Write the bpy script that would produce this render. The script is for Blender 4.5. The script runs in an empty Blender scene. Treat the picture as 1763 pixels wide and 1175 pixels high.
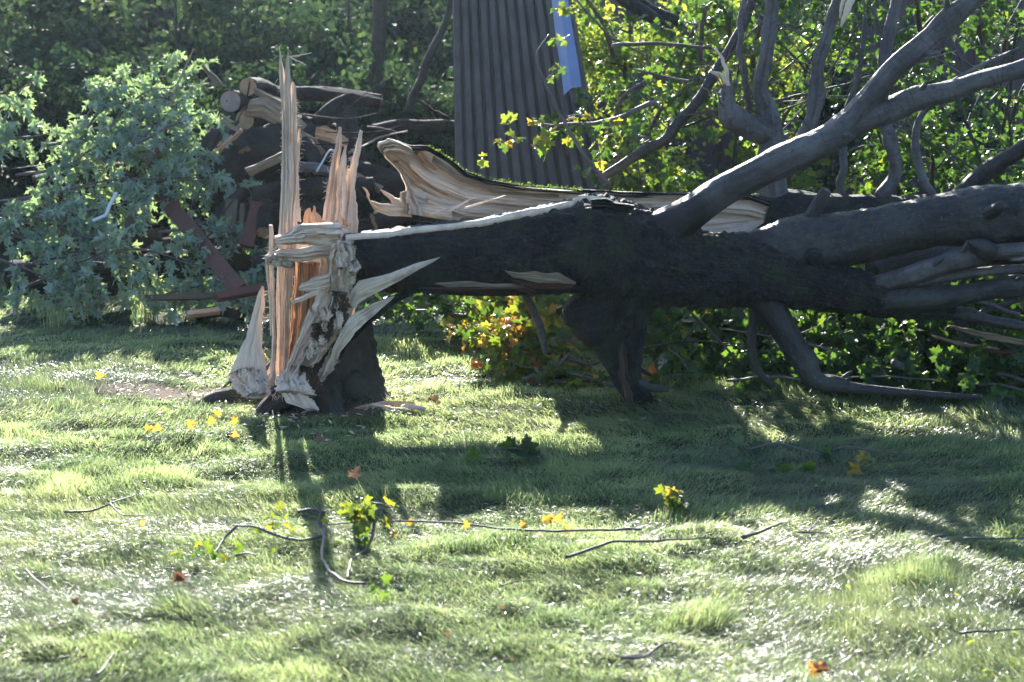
import bpy, math
import numpy as np
from math import radians as R
C = bpy.context.scene.collection
sc = bpy.context.scene

# ------------------------------------------------------------------ camera, world, sun, exposure
CAM_H = 1.6; FPX = 2940.0; CX, CY = 881.5, 587.5; PITCH = math.atan(457.5 / FPX)
cam = bpy.data.objects.new('camera', bpy.data.cameras.new('camera')); C.objects.link(cam)
cam.location = (0, 0, CAM_H); cam.rotation_euler = (math.pi / 2 - PITCH, 0, 0)
cam.data.sensor_width = 36; cam.data.lens = 36 * FPX / 1763; cam.data.clip_end = 2000; cam.data.clip_start = 0.1
cam.data.dof.use_dof = True; cam.data.dof.focus_distance = 8.4; cam.data.dof.aperture_fstop = 4.0
sc.camera = cam
SUN_EL = R(26.2); SUN_AZ = R(-9)          # measured from +Y towards +X
w = bpy.data.worlds.new("World"); sc.world = w; w.use_nodes = True
nt = w.node_tree; bg = nt.nodes['Background']
sky = nt.nodes.new('ShaderNodeTexSky'); sky.sky_type = 'NISHITA'; sky.sun_disc = False
sky.sun_elevation = SUN_EL; sky.sun_rotation = SUN_AZ; sky.dust_density = 1.0; sky.ozone_density = 4.0
nt.links.new(sky.outputs[0], bg.inputs[0]); bg.inputs[1].default_value = 0.10
sl = bpy.data.lights.new('sun', 'SUN'); sl.energy = 5.0; sl.angle = R(0.5); sl.color = (1, 0.96, 0.90)
so = bpy.data.objects.new('sun', sl); C.objects.link(so)
from mathutils import Vector
sd = Vector((math.sin(SUN_AZ) * math.cos(SUN_EL), math.cos(SUN_AZ) * math.cos(SUN_EL), math.sin(SUN_EL)))
so.rotation_euler = sd.to_track_quat('Z', 'Y').to_euler(); so.location = (-3, 20, 12)
sc.view_settings.view_transform = 'Standard'; sc.view_settings.look = 'None'
sc.view_settings.exposure = 1.85; sc.view_settings.gamma = 1
sc.render.engine = 'CYCLES'
cy = sc.cycles; cy.use_denoising = True
cy.max_bounces = 7; cy.diffuse_bounces = 4; cy.glossy_bounces = 2; cy.transmission_bounces = 5; cy.transparent_max_bounces = 6
cy.sample_clamp_indirect = 4.0; cy.caustics_reflective = False; cy.caustics_refractive = False

# ------------------------------------------------------------------ numbers and noise
def rng(seed): return np.random.default_rng(seed)
def _h(i, j, k, s):
    n = (i.astype(np.int64) * 374761393 + j.astype(np.int64) * 668265263 + k.astype(np.int64) * 2147483647 + s * 144665) & 0x7fffffff
    n = ((n ^ (n >> 13)) * 1274126177) & 0x7fffffff
    return ((n ^ (n >> 16)) & 0xffff) / 65535.0
def noise(x, y, z=0.0, s=0):
    x, y, z = np.broadcast_arrays(np.asarray(x, float), np.asarray(y, float), np.asarray(z, float))
    i, j, k = np.floor(x), np.floor(y), np.floor(z); u, v, t = x - i, y - j, z - k
    u, v, t = [a * a * (3 - 2 * a) for a in (u, v, t)]
    r = 0
    for a in (0, 1):
        for b in (0, 1):
            for c in (0, 1):
                r = r + _h(i + a, j + b, k + c, s) * (u if a else 1 - u) * (v if b else 1 - v) * (t if c else 1 - t)
    return r * 2 - 1
def fbm(x, y, z=0.0, s=0, o=3):
    r = 0; a = 1.0
    for q in range(o):
        r = r + a * noise(np.asarray(x) * 2**q, np.asarray(y) * 2**q, np.asarray(z) * 2**q, s + q * 17); a *= .5
    return r / 1.75
def height(x, y):
    return (0.035 * noise(np.asarray(x) * .9, np.asarray(y) * .9, s=3) + 0.022 * noise(np.asarray(x) * 2.7, np.asarray(y) * 3.1, s=5)
            + 0.017 * noise(np.asarray(x) * 7, np.asarray(y) * 9, s=9))
def P(px, py, Y):
    a = (px - CX) / FPX; b = (CY - py) / FPX
    dy = math.cos(PITCH) + math.sin(PITCH) * b; dz = -math.sin(PITCH) + math.cos(PITCH) * b
    return np.array([a / dy * Y, Y, CAM_H + dz / dy * Y])
def G(px, py, up=0.0):
    b = (CY - py) / FPX
    dy = math.cos(PITCH) + math.sin(PITCH) * b; dz = -math.sin(PITCH) + math.cos(PITCH) * b
    p = P(px, py, -(CAM_H - up) / dz * dy)
    return p
def M(Y, px): return px / FPX * Y        # pixels at depth Y -> metres
def c3(l): return [(300 + a / 3.67, 60 + b / 3.67) for a, b in l]
def c4(l): return [(380 + a / 2.9375, 340 + b / 2.9375) for a, b in l]

# ------------------------------------------------------------------ mesh helpers
def norm(v): return v / np.maximum(np.linalg.norm(v, axis=-1, keepdims=True), 1e-9)
def thing(name, label, cat, loc, group=None):
    o = bpy.data.objects.new(name, None); C.objects.link(o); o.location = tuple(loc); o.empty_display_size = .1
    o['label'] = label; o['category'] = cat
    if group: o['group'] = group
    return o
def tag(o, label=None, cat=None, group=None, kind=None):
    for k, v in (('label', label), ('category', cat), ('group', group), ('kind', kind)):
        if v: o[k] = v
    return o
def wloc(o):
    v = np.zeros(3)
    while o is not None: v = v + np.array(o.location); o = o.parent
    return v
class MB:
    """collects pieces (verts, faces, uv per vert, tint per vert) that become ONE mesh"""
    def __init__(s): s.V = []; s.T = []; s.Q = []; s.U = []; s.A = []; s.MT = []; s.MQ = []; s.n = 0
    def add(s, V, tris=None, quads=None, uv=None, tint=0.5, mi=0):
        V = np.asarray(V, float).reshape(-1, 3)
        s.V.append(V); s.U.append(np.zeros((len(V), 2)) if uv is None else np.asarray(uv, float).reshape(-1, 2))
        s.A.append(np.broadcast_to(np.asarray(tint, float), (len(V),)))
        if tris is not None and len(tris): t = np.asarray(tris).reshape(-1, 3) + s.n; s.T.append(t); s.MT.append(np.full(len(t), mi))
        if quads is not None and len(quads): t = np.asarray(quads).reshape(-1, 4) + s.n; s.Q.append(t); s.MQ.append(np.full(len(t), mi))
        s.n += len(V)
    def build(s, name, mat, parent=None, smooth=True, origin=None):
        V = np.concatenate(s.V)
        T = np.concatenate(s.T) if s.T else np.zeros((0, 3), int); Q = np.concatenate(s.Q) if s.Q else np.zeros((0, 4), int)
        base = wloc(parent) if parent is not None else (np.array([V[:, 0].mean(), V[:, 1].mean(), V[:, 2].min()]) if origin is None else np.array(origin))
        me = bpy.data.meshes.new(name)
        me.vertices.add(len(V)); me.vertices.foreach_set('co', (V - base).astype(np.float32).ravel())
        li = np.concatenate([T.ravel(), Q.ravel()]).astype(np.int32)
        me.loops.add(len(li)); me.loops.foreach_set('vertex_index', li)
        nf = len(T) + len(Q); me.polygons.add(nf)
        ls = np.concatenate([np.arange(len(T)) * 3, len(T) * 3 + np.arange(len(Q)) * 4]).astype(np.int32)
        me.polygons.foreach_set('loop_start', ls)
        me.polygons.foreach_set('use_smooth', np.full(nf, bool(smooth)))
        mats = mat if isinstance(mat, (list, tuple)) else [mat]
        for m in mats: me.materials.append(m)
        if len(mats) > 1:
            mi = np.concatenate((s.MT or [np.zeros(0, int)]) + (s.MQ or [np.zeros(0, int)])).astype(np.int32)
            me.polygons.foreach_set('material_index', mi)
        me.update(calc_edges=True); me.validate()
        U = np.concatenate(s.U); A = np.concatenate(s.A)
        uvl = me.uv_layers.new(name='UVMap'); uvl.data.foreach_set('uv', U[li].astype(np.float32).ravel())
        at = me.attributes.new('tint', 'FLOAT', 'POINT'); at.data.foreach_set('value', A.astype(np.float32))
        o = bpy.data.objects.new(name, me); C.objects.link(o)
        if parent is not None: o.parent = parent
        else: o.location = tuple(base)
        return o

def spline(pts, n):
    pts = np.asarray(pts, float)
    if len(pts) == 2: t = np.linspace(0, 1, n)[:, None]; return pts[0] * (1 - t) + pts[1] * t
    d = np.r_[0, np.cumsum(np.linalg.norm(np.diff(pts[:, :3], axis=0), axis=1) + 1e-9)]; d /= d[-1]
    t = np.linspace(0, 1, n); i = np.clip(np.searchsorted(d, t, 'right') - 1, 0, len(pts) - 2)
    P1, P2 = pts[i], pts[i + 1]; P0 = pts[np.maximum(i - 1, 0)]; P3 = pts[np.minimum(i + 2, len(pts) - 1)]
    h = (d[i + 1] - d[i])[:, None]; u = (t - d[i])[:, None] / h
    dm = np.maximum(d[i + 1] - d[np.maximum(i - 1, 0)], 1e-9)[:, None]; dp = np.maximum(d[np.minimum(i + 2, len(pts) - 1)] - d[i], 1e-9)[:, None]
    m1 = (P2 - P0) / dm * h; m2 = (P3 - P1) / dp * h
    return (2 * u**3 - 3 * u**2 + 1) * P1 + (u**3 - 2 * u**2 + u) * m1 + (-2 * u**3 + 3 * u**2) * P2 + (u**3 - u**2) * m2
def frames(p):
    t = norm(np.gradient(p, axis=0)); n = np.zeros_like(p)
    a = np.array([0, 0, 1.]) if abs(t[0, 2]) < .9 else np.array([0, -1., 0])
    n[0] = norm(np.cross(np.cross(t[0], a), t[0]))
    for i in range(1, len(p)):
        v = n[i - 1] - t[i] * np.dot(n[i - 1], t[i]); n[i] = v / max(np.linalg.norm(v), 1e-9)
    return t, n, np.cross(t, n)
def tube(mb, pts, rad, seg=12, n=None, bump=0.0, bf=3.0, seed=0, caps=True, tint=.5, mi=0, fn=None, wob=0.0, rough=0.0):
    """pts (k,3), rad scalar or (k,): a swept limb with a rough skin"""
    pts = np.asarray(pts, float); rad = np.broadcast_to(np.asarray(rad, float), (len(pts),))
    L = np.linalg.norm(np.diff(pts, axis=0), axis=1).sum()
    n = n or max(4, int(L / max(rad.mean() * .8, .02)) + 2)
    q = spline(np.c_[pts, rad], n); p, r = q[:, :3], np.maximum(q[:, 3], 1e-4)
    if wob:
        s_ = np.linspace(0, L, n) / max(r.mean() * 5, .05)
        p = p + wob * r[:, None] * np.c_[noise(s_, 1.5, seed, s=seed), noise(s_, 7.5, seed, s=seed), noise(s_, 12.5, seed, s=seed)]
    t, a, b = frames(p); th = np.arange(seg) / seg * 2 * np.pi
    sl_ = np.r_[0, np.cumsum(np.linalg.norm(np.diff(p, axis=0), axis=1))]
    rr = np.repeat(r[:, None], seg, 1)
    if bump:
        S, TH = np.meshgrid(sl_, th, indexing='ij'); k = bf
        rr = rr * (1 + bump * (fbm(np.cos(TH) * k, np.sin(TH) * k, S / max(r.mean(), .01) * .35 * k / 3, s=seed, o=3)
                               + .6 * fbm(np.cos(TH) * k * .35, np.sin(TH) * k * .35, S * 2.2, s=seed + 3, o=2)))
    if rough:      # furrowed plates of old bark
        S, TH = np.meshgrid(sl_, th, indexing='ij'); rm = r.mean(); A_ = TH * rm + .02 * noise(S * 14, TH * 3, s=seed + 9)
        fur = np.abs(noise(np.cos(TH) * rm * 26, np.sin(TH) * rm * 26, S * 8, s=seed + 11)) + .6 * np.abs(noise(np.cos(TH) * rm * 58, np.sin(TH) * rm * 58, S * 22, s=seed + 12))
        rr = rr * (1 + rough * (np.clip(fur, 0, .55) * 2 - .6 + .5 * noise(np.cos(TH) * rm * 160, np.sin(TH) * rm * 160, S * 70, s=seed + 13)))
    if fn is not None: rr = fn(sl_ / sl_[-1], th, rr)
    V = p[:, None, :] + rr[..., None] * (np.cos(th)[None, :, None] * a[:, None, :] + np.sin(th)[None, :, None] * b[:, None, :])
    uv = np.stack(np.broadcast_arrays(th[None, :] * r.mean(), sl_[:, None]), -1)
    i, j = np.meshgrid(np.arange(n - 1), np.arange(seg), indexing='ij'); j2 = (j + 1) % seg
    Q = np.stack([i * seg + j, i * seg + j2, (i + 1) * seg + j2, (i + 1) * seg + j], -1).reshape(-1, 4)
    VV = V.reshape(-1, 3); UU = uv.reshape(-1, 2); T = []
    if caps:
        k = len(VV); VV = np.r_[VV, [p[0]], [p[-1]]]; UU = np.r_[UU, [[0, 0]], [[0, sl_[-1]]]]
        for j in range(seg):
            T.append((k, (j + 1) % seg, j)); T.append((k + 1, (n - 1) * seg + j, (n - 1) * seg + (j + 1) % seg))
    tt = tint(np.clip(UU[:, 1] / sl_[-1], 0, 1), VV) if callable(tint) else tint
    mb.add(VV, T, Q, UU, tt, mi)
    return p, r, t, a, b

def poly_at(l, n):
    l = np.asarray(l, float); d = np.r_[0, np.cumsum(np.linalg.norm(np.diff(l, axis=0), axis=1))]; d /= d[-1]
    t = np.linspace(0, 1, n); return np.c_[np.interp(t, d, l[:, 0]), np.interp(t, d, l[:, 1])]
def shard(mb, Lp, Rp, Y, th, seed=0, bulge=1.0, ridge=.35, jag=1.2, n=26, m=20, tint=.5, mi=0, back=None, curl=0.0, Yx=0.0):
    """a torn slab of wood: its two edges traced, its own depth and thickness, fibres running along it"""
    A = poly_at(Lp, n); B = poly_at(Rp, n); g = rng(seed)
    t = np.linspace(0, 1, n)
    A = A + jag * np.c_[noise(t * 14, .5, s=seed) + .7 * noise(t * n * .45, 2.5, s=seed), .4 * noise(t * 9, 4.5, s=seed)]
    B = B + jag * np.c_[noise(t * 14, 8.5, s=seed) + .7 * noise(t * n * .45, 3.5, s=seed), .4 * noise(t * 9, 12.5, s=seed)]
    com = np.c_[noise(t * 5, 21.5, s=seed), .5 * noise(t * 5, 27.5, s=seed)] * 1.3 * np.clip(jag, 0, 1.5); A = A + com; B = B + com
    Ys = np.interp(t, np.linspace(0, 1, len(np.atleast_1d(Y))), np.atleast_1d(Y))
    ths = np.interp(t, np.linspace(0, 1, len(np.atleast_1d(th))), np.atleast_1d(th))
    A3 = np.array([P(a[0], a[1], y) for a, y in zip(A, Ys)]); B3 = np.array([P(b[0], b[1], y + Yx) for b, y in zip(B, Ys)])
    wd = np.linalg.norm(B3 - A3, axis=1)
    u = np.linspace(0, 1, m)[None, :]
    along = norm(np.gradient((A3 + B3) / 2, axis=0)); nr = norm(np.cross(B3 - A3, along)); 
    nr = np.where(nr[:, 1:2] > 0, -nr, nr)
    sl_ = np.r_[0, np.cumsum(np.linalg.norm(np.diff((A3 + B3) / 2, axis=0), axis=1))]
    prof = (1 - (2 * u - 1)**2)
    edge = np.clip(wd / max(wd.max(), 1e-6) * 1.6, .15, 1)[:, None]
    crack = (-1.2 if bulge > 0 else -.12) * np.clip(1 - 7 * np.abs(noise(u * wd.mean() * 60 + 3 + .8 * noise(sl_[:, None] * 6, .5, s=seed), sl_[:, None] * 1.6, s=seed + 4)), 0, 1)
    rg = ridge * (crack + .4 * noise(u * wd.mean() * 700, sl_[:, None] * 9, s=seed + 5) + noise(u * wd.mean() * 160 + 5, sl_[:, None] * 3.5, s=seed + 1) + .6 * noise(u * wd.mean() * 420, sl_[:, None] * 7, s=seed + 2))
    F = ths[:, None] * edge * (bulge * prof * .6 + rg * prof**.3 + .15) 
    Bk = -ths[:, None] * edge * (.5 * prof + .1 + .25 * noise(u * 9, sl_[:, None] * 6, s=seed + 7)) * (1 if bulge > 0 else 1.2)
    if bulge < 0: Bk = F - ths[:, None] * .45
    base = A3[:, None, :] * (1 - u[..., None]) + B3[:, None, :] * u[..., None]
    Vf = base + F[..., None] * nr[:, None, :]; Vb = base + Bk[..., None] * nr[:, None, :]
    V = np.concatenate([Vf, Vb[:, ::-1]], 1); k = 2 * m
    uu = np.concatenate([u, 1 + u], 1) * wd.mean()
    uv = np.stack(np.broadcast_arrays(uu + seed * .37, sl_[:, None] + seed * .11), -1)
    i, j = np.meshgrid(np.arange(n - 1), np.arange(k), indexing='ij'); j2 = (j + 1) % k
    Q = np.stack([i * k + j, i * k + j2, (i + 1) * k + j2, (i + 1) * k + j], -1).reshape(-1, 4)
    T = []
    for e in (0, n - 1):
        for j in range(1, k - 1): T.append((e * k, e * k + j, e * k + j + 1))
    mb.add(V.reshape(-1, 3), T, Q, uv.reshape(-1, 2), tint, mi)

def box(mb, c, sx, sy, sz, ax, ay, az, tint=.5):
    """an edge-worn board: centre, half sizes, axes; the long axis is subdivided and slightly uneven"""
    n = 10; c = np.asarray(c, float); ax, ay, az = [np.asarray(q, float) for q in (ax, ay, az)]; t = np.linspace(-1, 1, n)
    b = .12 * min(sy, sz)
    prof = np.array([(-sy + b, -sz), (sy - b, -sz), (sy, -sz + b), (sy, sz - b), (sy - b, sz), (-sy + b, sz), (-sy, sz - b), (-sy, -sz + b)])
    V = c + t[:, None, None] * sx * ax + prof[None, :, 0:1] * ay + prof[None, :, 1:2] * az
    V = V + .03 * min(sy, sz) * noise(V[..., 0:1] * 30, V[..., 2:3] * 30, V[..., 1:2] * 20, s=4)
    k = 8; i, j = np.meshgrid(np.arange(n - 1), np.arange(k), indexing='ij'); j2 = (j + 1) % k
    Q = np.stack([i * k + j, i * k + j2, (i + 1) * k + j2, (i + 1) * k + j], -1).reshape(-1, 4)
    T = [(0, j + 1, j) for j in range(1, k - 1)] + [((n - 1) * k, (n - 1) * k + j, (n - 1) * k + j + 1) for j in range(1, k - 1)]
    uv = np.stack(np.broadcast_arrays(np.arange(8)[None, :] * sy * .5, t[:, None] * sx), -1)
    mb.add(V.reshape(-1, 3), T, Q, uv.reshape(-1, 2), tint)

# ------------------------------------------------------------------ leaves
def _mirror(h): return h + [(-x, y) for x, y in reversed(h) if abs(x) > 1e-6]
MAPLE = _mirror([(0, 0), (.16, -.03), (.40, -.10), (.34, .10), (.60, .30), (.56, .40), (.34, .42), (.22, .50), (.28, .72), (.12, .74), (0, 1)])
SILVER = _mirror([(0, 0), (.10, .0), (.36, -.06), (.20, .16), (.52, .42), (.44, .48), (.14, .38), (.12, .50), (.22, .74), (.08, .72), (0, 1.05)])
SIMPLE = _mirror([(0, 0), (.24, .22), (.30, .5), (.16, .8), (0, 1)])
def leaves(mb, pos, axis, nrm, size, shape, seed=0, tint=None, curl=.5, mi=0):
    g = rng(seed); N = len(pos); S = np.array(shape); k = len(S)
    ctr = np.array([[0, .36]]); S2 = np.r_[S, ctr]
    y = norm(axis); x = norm(np.cross(y, nrm)); z = np.cross(x, y)
    cu = (g.uniform(-.2, 1, N) * curl)[:, None]; fo = (g.uniform(.1, .9, N) * curl)[:, None]
    zz = -cu * S2[None, :, 1]**2 * .5 + fo * np.abs(S2[None, :, 0]) * .7 + .06 * g.normal(size=(N, k + 1))
    V = pos[:, None] + size[:, None, None] * (S2[None, :, 0:1] * x[:, None] + S2[None, :, 1:2] * y[:, None] + zz[..., None] * z[:, None])
    f = np.array([(k, i, (i + 1) % k) for i in range(k)]); F = f[None] + (np.arange(N) * (k + 1))[:, None, None]
    tt = g.uniform(0, 1, N) if tint is None else tint
    mb.add(V.reshape(-1, 3), F.reshape(-1, 3), None, np.tile(S2, (N, 1)), np.repeat(tt, k + 1), mi)
def rdir(g, n): return norm(g.normal(size=(n, 3)))
def twigs(stem, lv, path, r0, g, step=.09, tl=(.18, .38), lsz=(.05, .09), shape=MAPLE, spread=.9, droop=.35, tintf=None, lstep=.045, t0=.12, up=.1, sub=True, seg=5, curl=.5, flat=0.0, lean=None):
    """side shoots with leaves along a limb: thin tubes into `stem`, leaf blades into `lv`"""
    path = np.asarray(path, float); L = np.linalg.norm(np.diff(path, axis=0), axis=1).sum(); n = max(4, int(L / .06))
    p = spline(path, n); t, a, b = frames(p)
    LP, LA, LN, LS = [], [], [], []
    def put(q, d, m):
        LP.append(q); ax = norm(d * .5 + rdir(g, 1)[0] * .8 + np.array([0, 0, -droop])); LA.append(ax)
        nn = rdir(g, 1)[0] * .7 + np.array([0, -.35, .75 + flat]); LN.append(norm(nn)); LS.append(g.uniform(*lsz))
    k = max(1, int(L * (1 - t0) / step))
    for s_ in np.linspace(t0, 1, k):
        i = min(n - 1, int(s_ * (n - 1))); ph = g.uniform(0, 2 * np.pi)
        d = norm(t[i] * (1 - spread * .5) + spread * (np.cos(ph) * a[i] + np.sin(ph) * b[i]) + np.array([0, 0, up]) + (0 if lean is None else np.asarray(lean)))
        l = g.uniform(*tl) * (1.15 - .5 * s_)
        e = p[i] + d * l + np.array([0, 0, -droop * l * .5]) + rdir(g, 1)[0] * l * .12
        m_ = (p[i] + e) / 2 + rdir(g, 1)[0] * l * .08 + np.array([0, 0, droop * l * .15])
        q = spline([p[i], m_, e], 6)
        tube(stem, q, np.linspace(max(.0022, r0 * .35 * (1 - .5 * s_)), .0012, 6), seg=4, n=6, caps=False)
        for u in np.arange(.2, 1.01, lstep / l):
            j = min(5, int(u * 5)); f = u * 5 - j; qq = q[j] * (1 - f) + q[min(5, j + 1)] * f
            for _ in (0, 1): put(qq + rdir(g, 1)[0] * .02, d, u)
    if not LP: return
    LP, LA, LN, LS = map(np.array, (LP, LA, LN, LS))
    tt = g.uniform(0, 1, len(LP)) if tintf is None else tintf(LP, g)
    leaves(lv, LP, LA, LN, LS, shape, seed=int(g.integers(1e6)), tint=tt, curl=curl)

# ------------------------------------------------------------------ materials
def mat(name):
    m = bpy.data.materials.new(name); m.use_nodes = True; n = m.node_tree.nodes; l = m.node_tree.links
    return m, n, l, n['Principled BSDF']
def ramp(n, l, src, stops):
    r = n.new('ShaderNodeValToRGB'); e = r.color_ramp.elements
    while len(e) < len(stops): e.new(.5)
    for q, (p_, c) in zip(e, stops): q.position = p_; q.color = (*c, 1)
    l.new(src, r.inputs[0]); return r.outputs[0]
def ntex(n, l, vec, scale, detail=6, rough=.6, scl=(1, 1, 1)):
    mp = n.new('ShaderNodeMapping'); mp.inputs['Scale'].default_value = scl; l.new(vec, mp.inputs[0])
    t = n.new('ShaderNodeTexNoise'); t.inputs['Scale'].default_value = scale; t.inputs['Detail'].default_value = detail; t.inputs['Roughness'].default_value = rough
    l.new(mp.outputs[0], t.inputs['Vector']); return t.outputs[0]
def mixc(n, l, f, a, b, mode='MIX'):
    m = n.new('ShaderNodeMix'); m.data_type = 'RGBA'; m.blend_type = mode
    for i, v in ((0, f), (6, a), (7, b)):
        if hasattr(v, 'links') or hasattr(v, 'is_output'): l.new(v, m.inputs[i])
        else: m.inputs[i].default_value = v if i == 0 else (*v, 1)
    return m.outputs[2]
def bump(n, l, h, st, dist, bs):
    b = n.new('ShaderNodeBump'); b.inputs['Strength'].default_value = st; b.inputs['Distance'].default_value = dist
    l.new(h, b.inputs['Height']); l.new(b.outputs[0], bs.inputs['Normal']); return b
def tc(n, k='Object'): return n.new('ShaderNodeTexCoord').outputs[k]

def wood_mat(name, pale, mid, dark, rough=.65, stain=.5):
    m, n, l, b = mat(name); uv = tc(n, 'UV'); ob = tc(n)
    g1 = ntex(n, l, uv, 1, 5, .6, (140, 5, 1)); g3 = ntex(n, l, uv, 1, 3, .6, (620, 14, 1)); g2 = ntex(n, l, uv, 1, 4, .6, (30, 2.2, 1)); s = ntex(n, l, ob, 9, 5, .65)
    c = ramp(n, l, g1, [(.25, dark), (.42, mid), (.58, pale), (.8, pale)])
    c2 = ramp(n, l, g2, [(.3, mid), (.55, pale)])
    c = mixc(n, l, .5, c, c2); c = mixc(n, l, .35, c, ramp(n, l, g3, [(.36, dark), (.52, pale)]))
    st = ramp(n, l, s, [(.52 if stain < .7 else .50, (0, 0, 0)), (.72 if stain < .7 else .57, (stain,) * 3)])
    c = mixc(n, l, st, c, dark)
    l.new(c, b.inputs['Base Color']); b.inputs['Roughness'].default_value = rough; b.inputs['Specular IOR Level'].default_value = .35
    ad = n.new('ShaderNodeMath'); ad.operation = 'ADD'; l.new(g1, ad.inputs[0]); l.new(g2, ad.inputs[1]); a3 = n.new('ShaderNodeMath'); a3.operation = 'MULTIPLY_ADD'; a3.inputs[1].default_value = .5; l.new(g3, a3.inputs[0]); l.new(ad.outputs[0], a3.inputs[2])
    bump(n, l, a3.outputs[0], .85, .007, b); return m
WOOD = wood_mat('torn_wood', (.84, .66, .51), (.76, .55, .40), (.44, .25, .15))
WOODO = wood_mat('heart_wood', (.68, .43, .27), (.58, .33, .18), (.18, .07, .03))
WOODG = wood_mat('shredded_wood', (.82, .67, .51), (.64, .47, .33), (.20, .125, .075), stain=.65)
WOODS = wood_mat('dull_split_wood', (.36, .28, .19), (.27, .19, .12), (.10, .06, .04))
GAPDARK = wood_mat('dark_gap_wood', (.10, .06, .035), (.05, .03, .02), (.015, .01, .008), rough=.9)  # near-black wood colour standing in for shade in the hinge gaps
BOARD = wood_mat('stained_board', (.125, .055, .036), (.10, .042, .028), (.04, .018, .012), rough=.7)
BOARD2 = wood_mat('weathered_board', (.14, .10, .065), (.10, .068, .045), (.04, .027, .02), rough=.8)

def bark_mat(name, c0, c1, c2, scale=1.0, moss=0.0, bst=.9, bd=.012, rough=.85, ring=False):
    m, n, l, b = mat(name); ob = tc(n); uv = tc(n, 'UV')
    rid = ntex(n, l, uv, 1, 6, .65, (45 * scale, 9 * scale, 1)); big = ntex(n, l, ob, 6 * scale, 5, .6); fine = ntex(n, l, ob, 90 * scale, 4, .6)
    c = ramp(n, l, rid, [(.3, c0), (.5, c1), (.72, c2)])
    c = mixc(n, l, .5, c, ramp(n, l, big, [(.35, c0), (.65, c2)]))
    if moss:
        mm = ramp(n, l, big, [(.5, (0, 0, 0)), (.62, (moss,) * 3)]); c = mixc(n, l, mm, c, (.035, .055, .015))
    if ring:
        rg = ntex(n, l, uv, 1, 3, .5, (8, 60, 1)); c = mixc(n, l, ramp(n, l, rg, [(.55, (0, 0, 0)), (.7, (.5,) * 3)]), c, c0)
    if moss:
        li = ntex(n, l, ob, 55, 4, .75); c = mixc(n, l, ramp(n, l, li, [(.57, (0, 0, 0)), (.64, (.7,) * 3)]), c, (.10, .11, .085)); l2 = ntex(n, l, ob, 13, 5, .7); c = mixc(n, l, ramp(n, l, l2, [(.56, (0, 0, 0)), (.66, (.55,) * 3)]), c, (.075, .062, .05))
    vo = ntex(n, l, ob, 28 * scale, 3, .7); c = mixc(n, l, ramp(n, l, vo, [(.56, (0, 0, 0)), (.66, (.6,) * 3)]), c, c0)
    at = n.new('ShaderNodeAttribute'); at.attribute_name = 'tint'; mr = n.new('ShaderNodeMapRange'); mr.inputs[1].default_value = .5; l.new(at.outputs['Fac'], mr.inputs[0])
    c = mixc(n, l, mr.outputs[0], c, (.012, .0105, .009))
    l.new(c, b.inputs['Base Color']); b.inputs['Roughness'].default_value = rough; b.inputs['Specular IOR Level'].default_value = .2 if rough > .8 else .42
    a1 = n.new('ShaderNodeMath'); a1.operation = 'MULTIPLY_ADD'; a1.inputs[1].default_value = .3; l.new(fine, a1.inputs[0]); l.new(rid, a1.inputs[2])
    bump(n, l, a1.outputs[0], bst, bd, b); return m
BARK = bark_mat('rough_maple_bark', (.004, .0035, .0035), (.016, .0145, .013), (.062, .056, .050), 1, .6, 1.0, .05, .7)
BARKS = bark_mat('stump_bark', (.02, .016, .013), (.075, .062, .052), (.16, .135, .115), 1, .6, 1.0, .035, .8)
BARKR = bark_mat('dark_trunk_bark', (.005, .0045, .0045), (.014, .0125, .0115), (.034, .031, .028), 1, .6, 1.0, .025, .7)
LIMB = bark_mat('smooth_limb_bark', (.035, .029, .028), (.10, .088, .084), (.20, .18, .17), .8, 0, .9, .014, .6, True)
LIMBD = bark_mat('half_rough_limb_bark', (.012, .011, .010), (.035, .031, .029), (.075, .068, .063), .9, .2, .8, .012, .6)
PILEB = bark_mat('brown_log_bark', (.010, .008, .007), (.028, .022, .018), (.065, .05, .042), 1, .3, 1.0, .02)
TWIG = bark_mat('twig_bark', (.05, .04, .035), (.10, .08, .07), (.18, .15, .13), 2, 0, .5, .003, .55)
FARBARK = bark_mat('background_bark', (.03, .025, .02), (.06, .05, .04), (.09, .08, .06), .6, .2, .8, .02)

def leaf_mat(name, stops, tstops, tr=.45, rough=.38, spec=.5, back=None):
    m, n, l, b = mat(name); at = n.new('ShaderNodeAttribute'); at.attribute_name = 'tint'
    c = ramp(n, l, at.outputs['Fac'], stops); tcx = ramp(n, l, at.outputs['Fac'], tstops)
    ob = tc(n); v = ntex(n, l, ob, 35, 3, .5); c = mixc(n, l, .5, c, ramp(n, l, v, [(.3, (.35,) * 3), (.7, (1.0,) * 3)]), 'MULTIPLY')
    if back:
        ge = n.new('ShaderNodeNewGeometry'); c = mixc(n, l, ge.outputs['Backfacing'], c, back)
    l.new(c, b.inputs['Base Color']); b.inputs['Roughness'].default_value = rough; b.inputs['Specular IOR Level'].default_value = spec
    t = n.new('ShaderNodeBsdfTranslucent'); l.new(tcx, t.inputs[0])
    ms = n.new('ShaderNodeMixShader'); ms.inputs[0].default_value = tr
    l.new(b.outputs[0], ms.inputs[1]); l.new(t.outputs[0], ms.inputs[2]); l.new(ms.outputs[0], n['Material Output'].inputs[0]); return m
LEAF_M = leaf_mat('maple_leaves', [(0, (.05, .09, .04)), (.45, (.07, .14, .035)), (.72, (.16, .20, .03)), (.88, (.32, .22, .03)), (1, (.36, .12, .03))],
                  [(0, (.08, .17, .02)), (.45, (.17, .31, .03)), (.72, (.46, .46, .04)), (.88, (.80, .50, .06)), (1, (.75, .28, .05))], .45)
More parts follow.
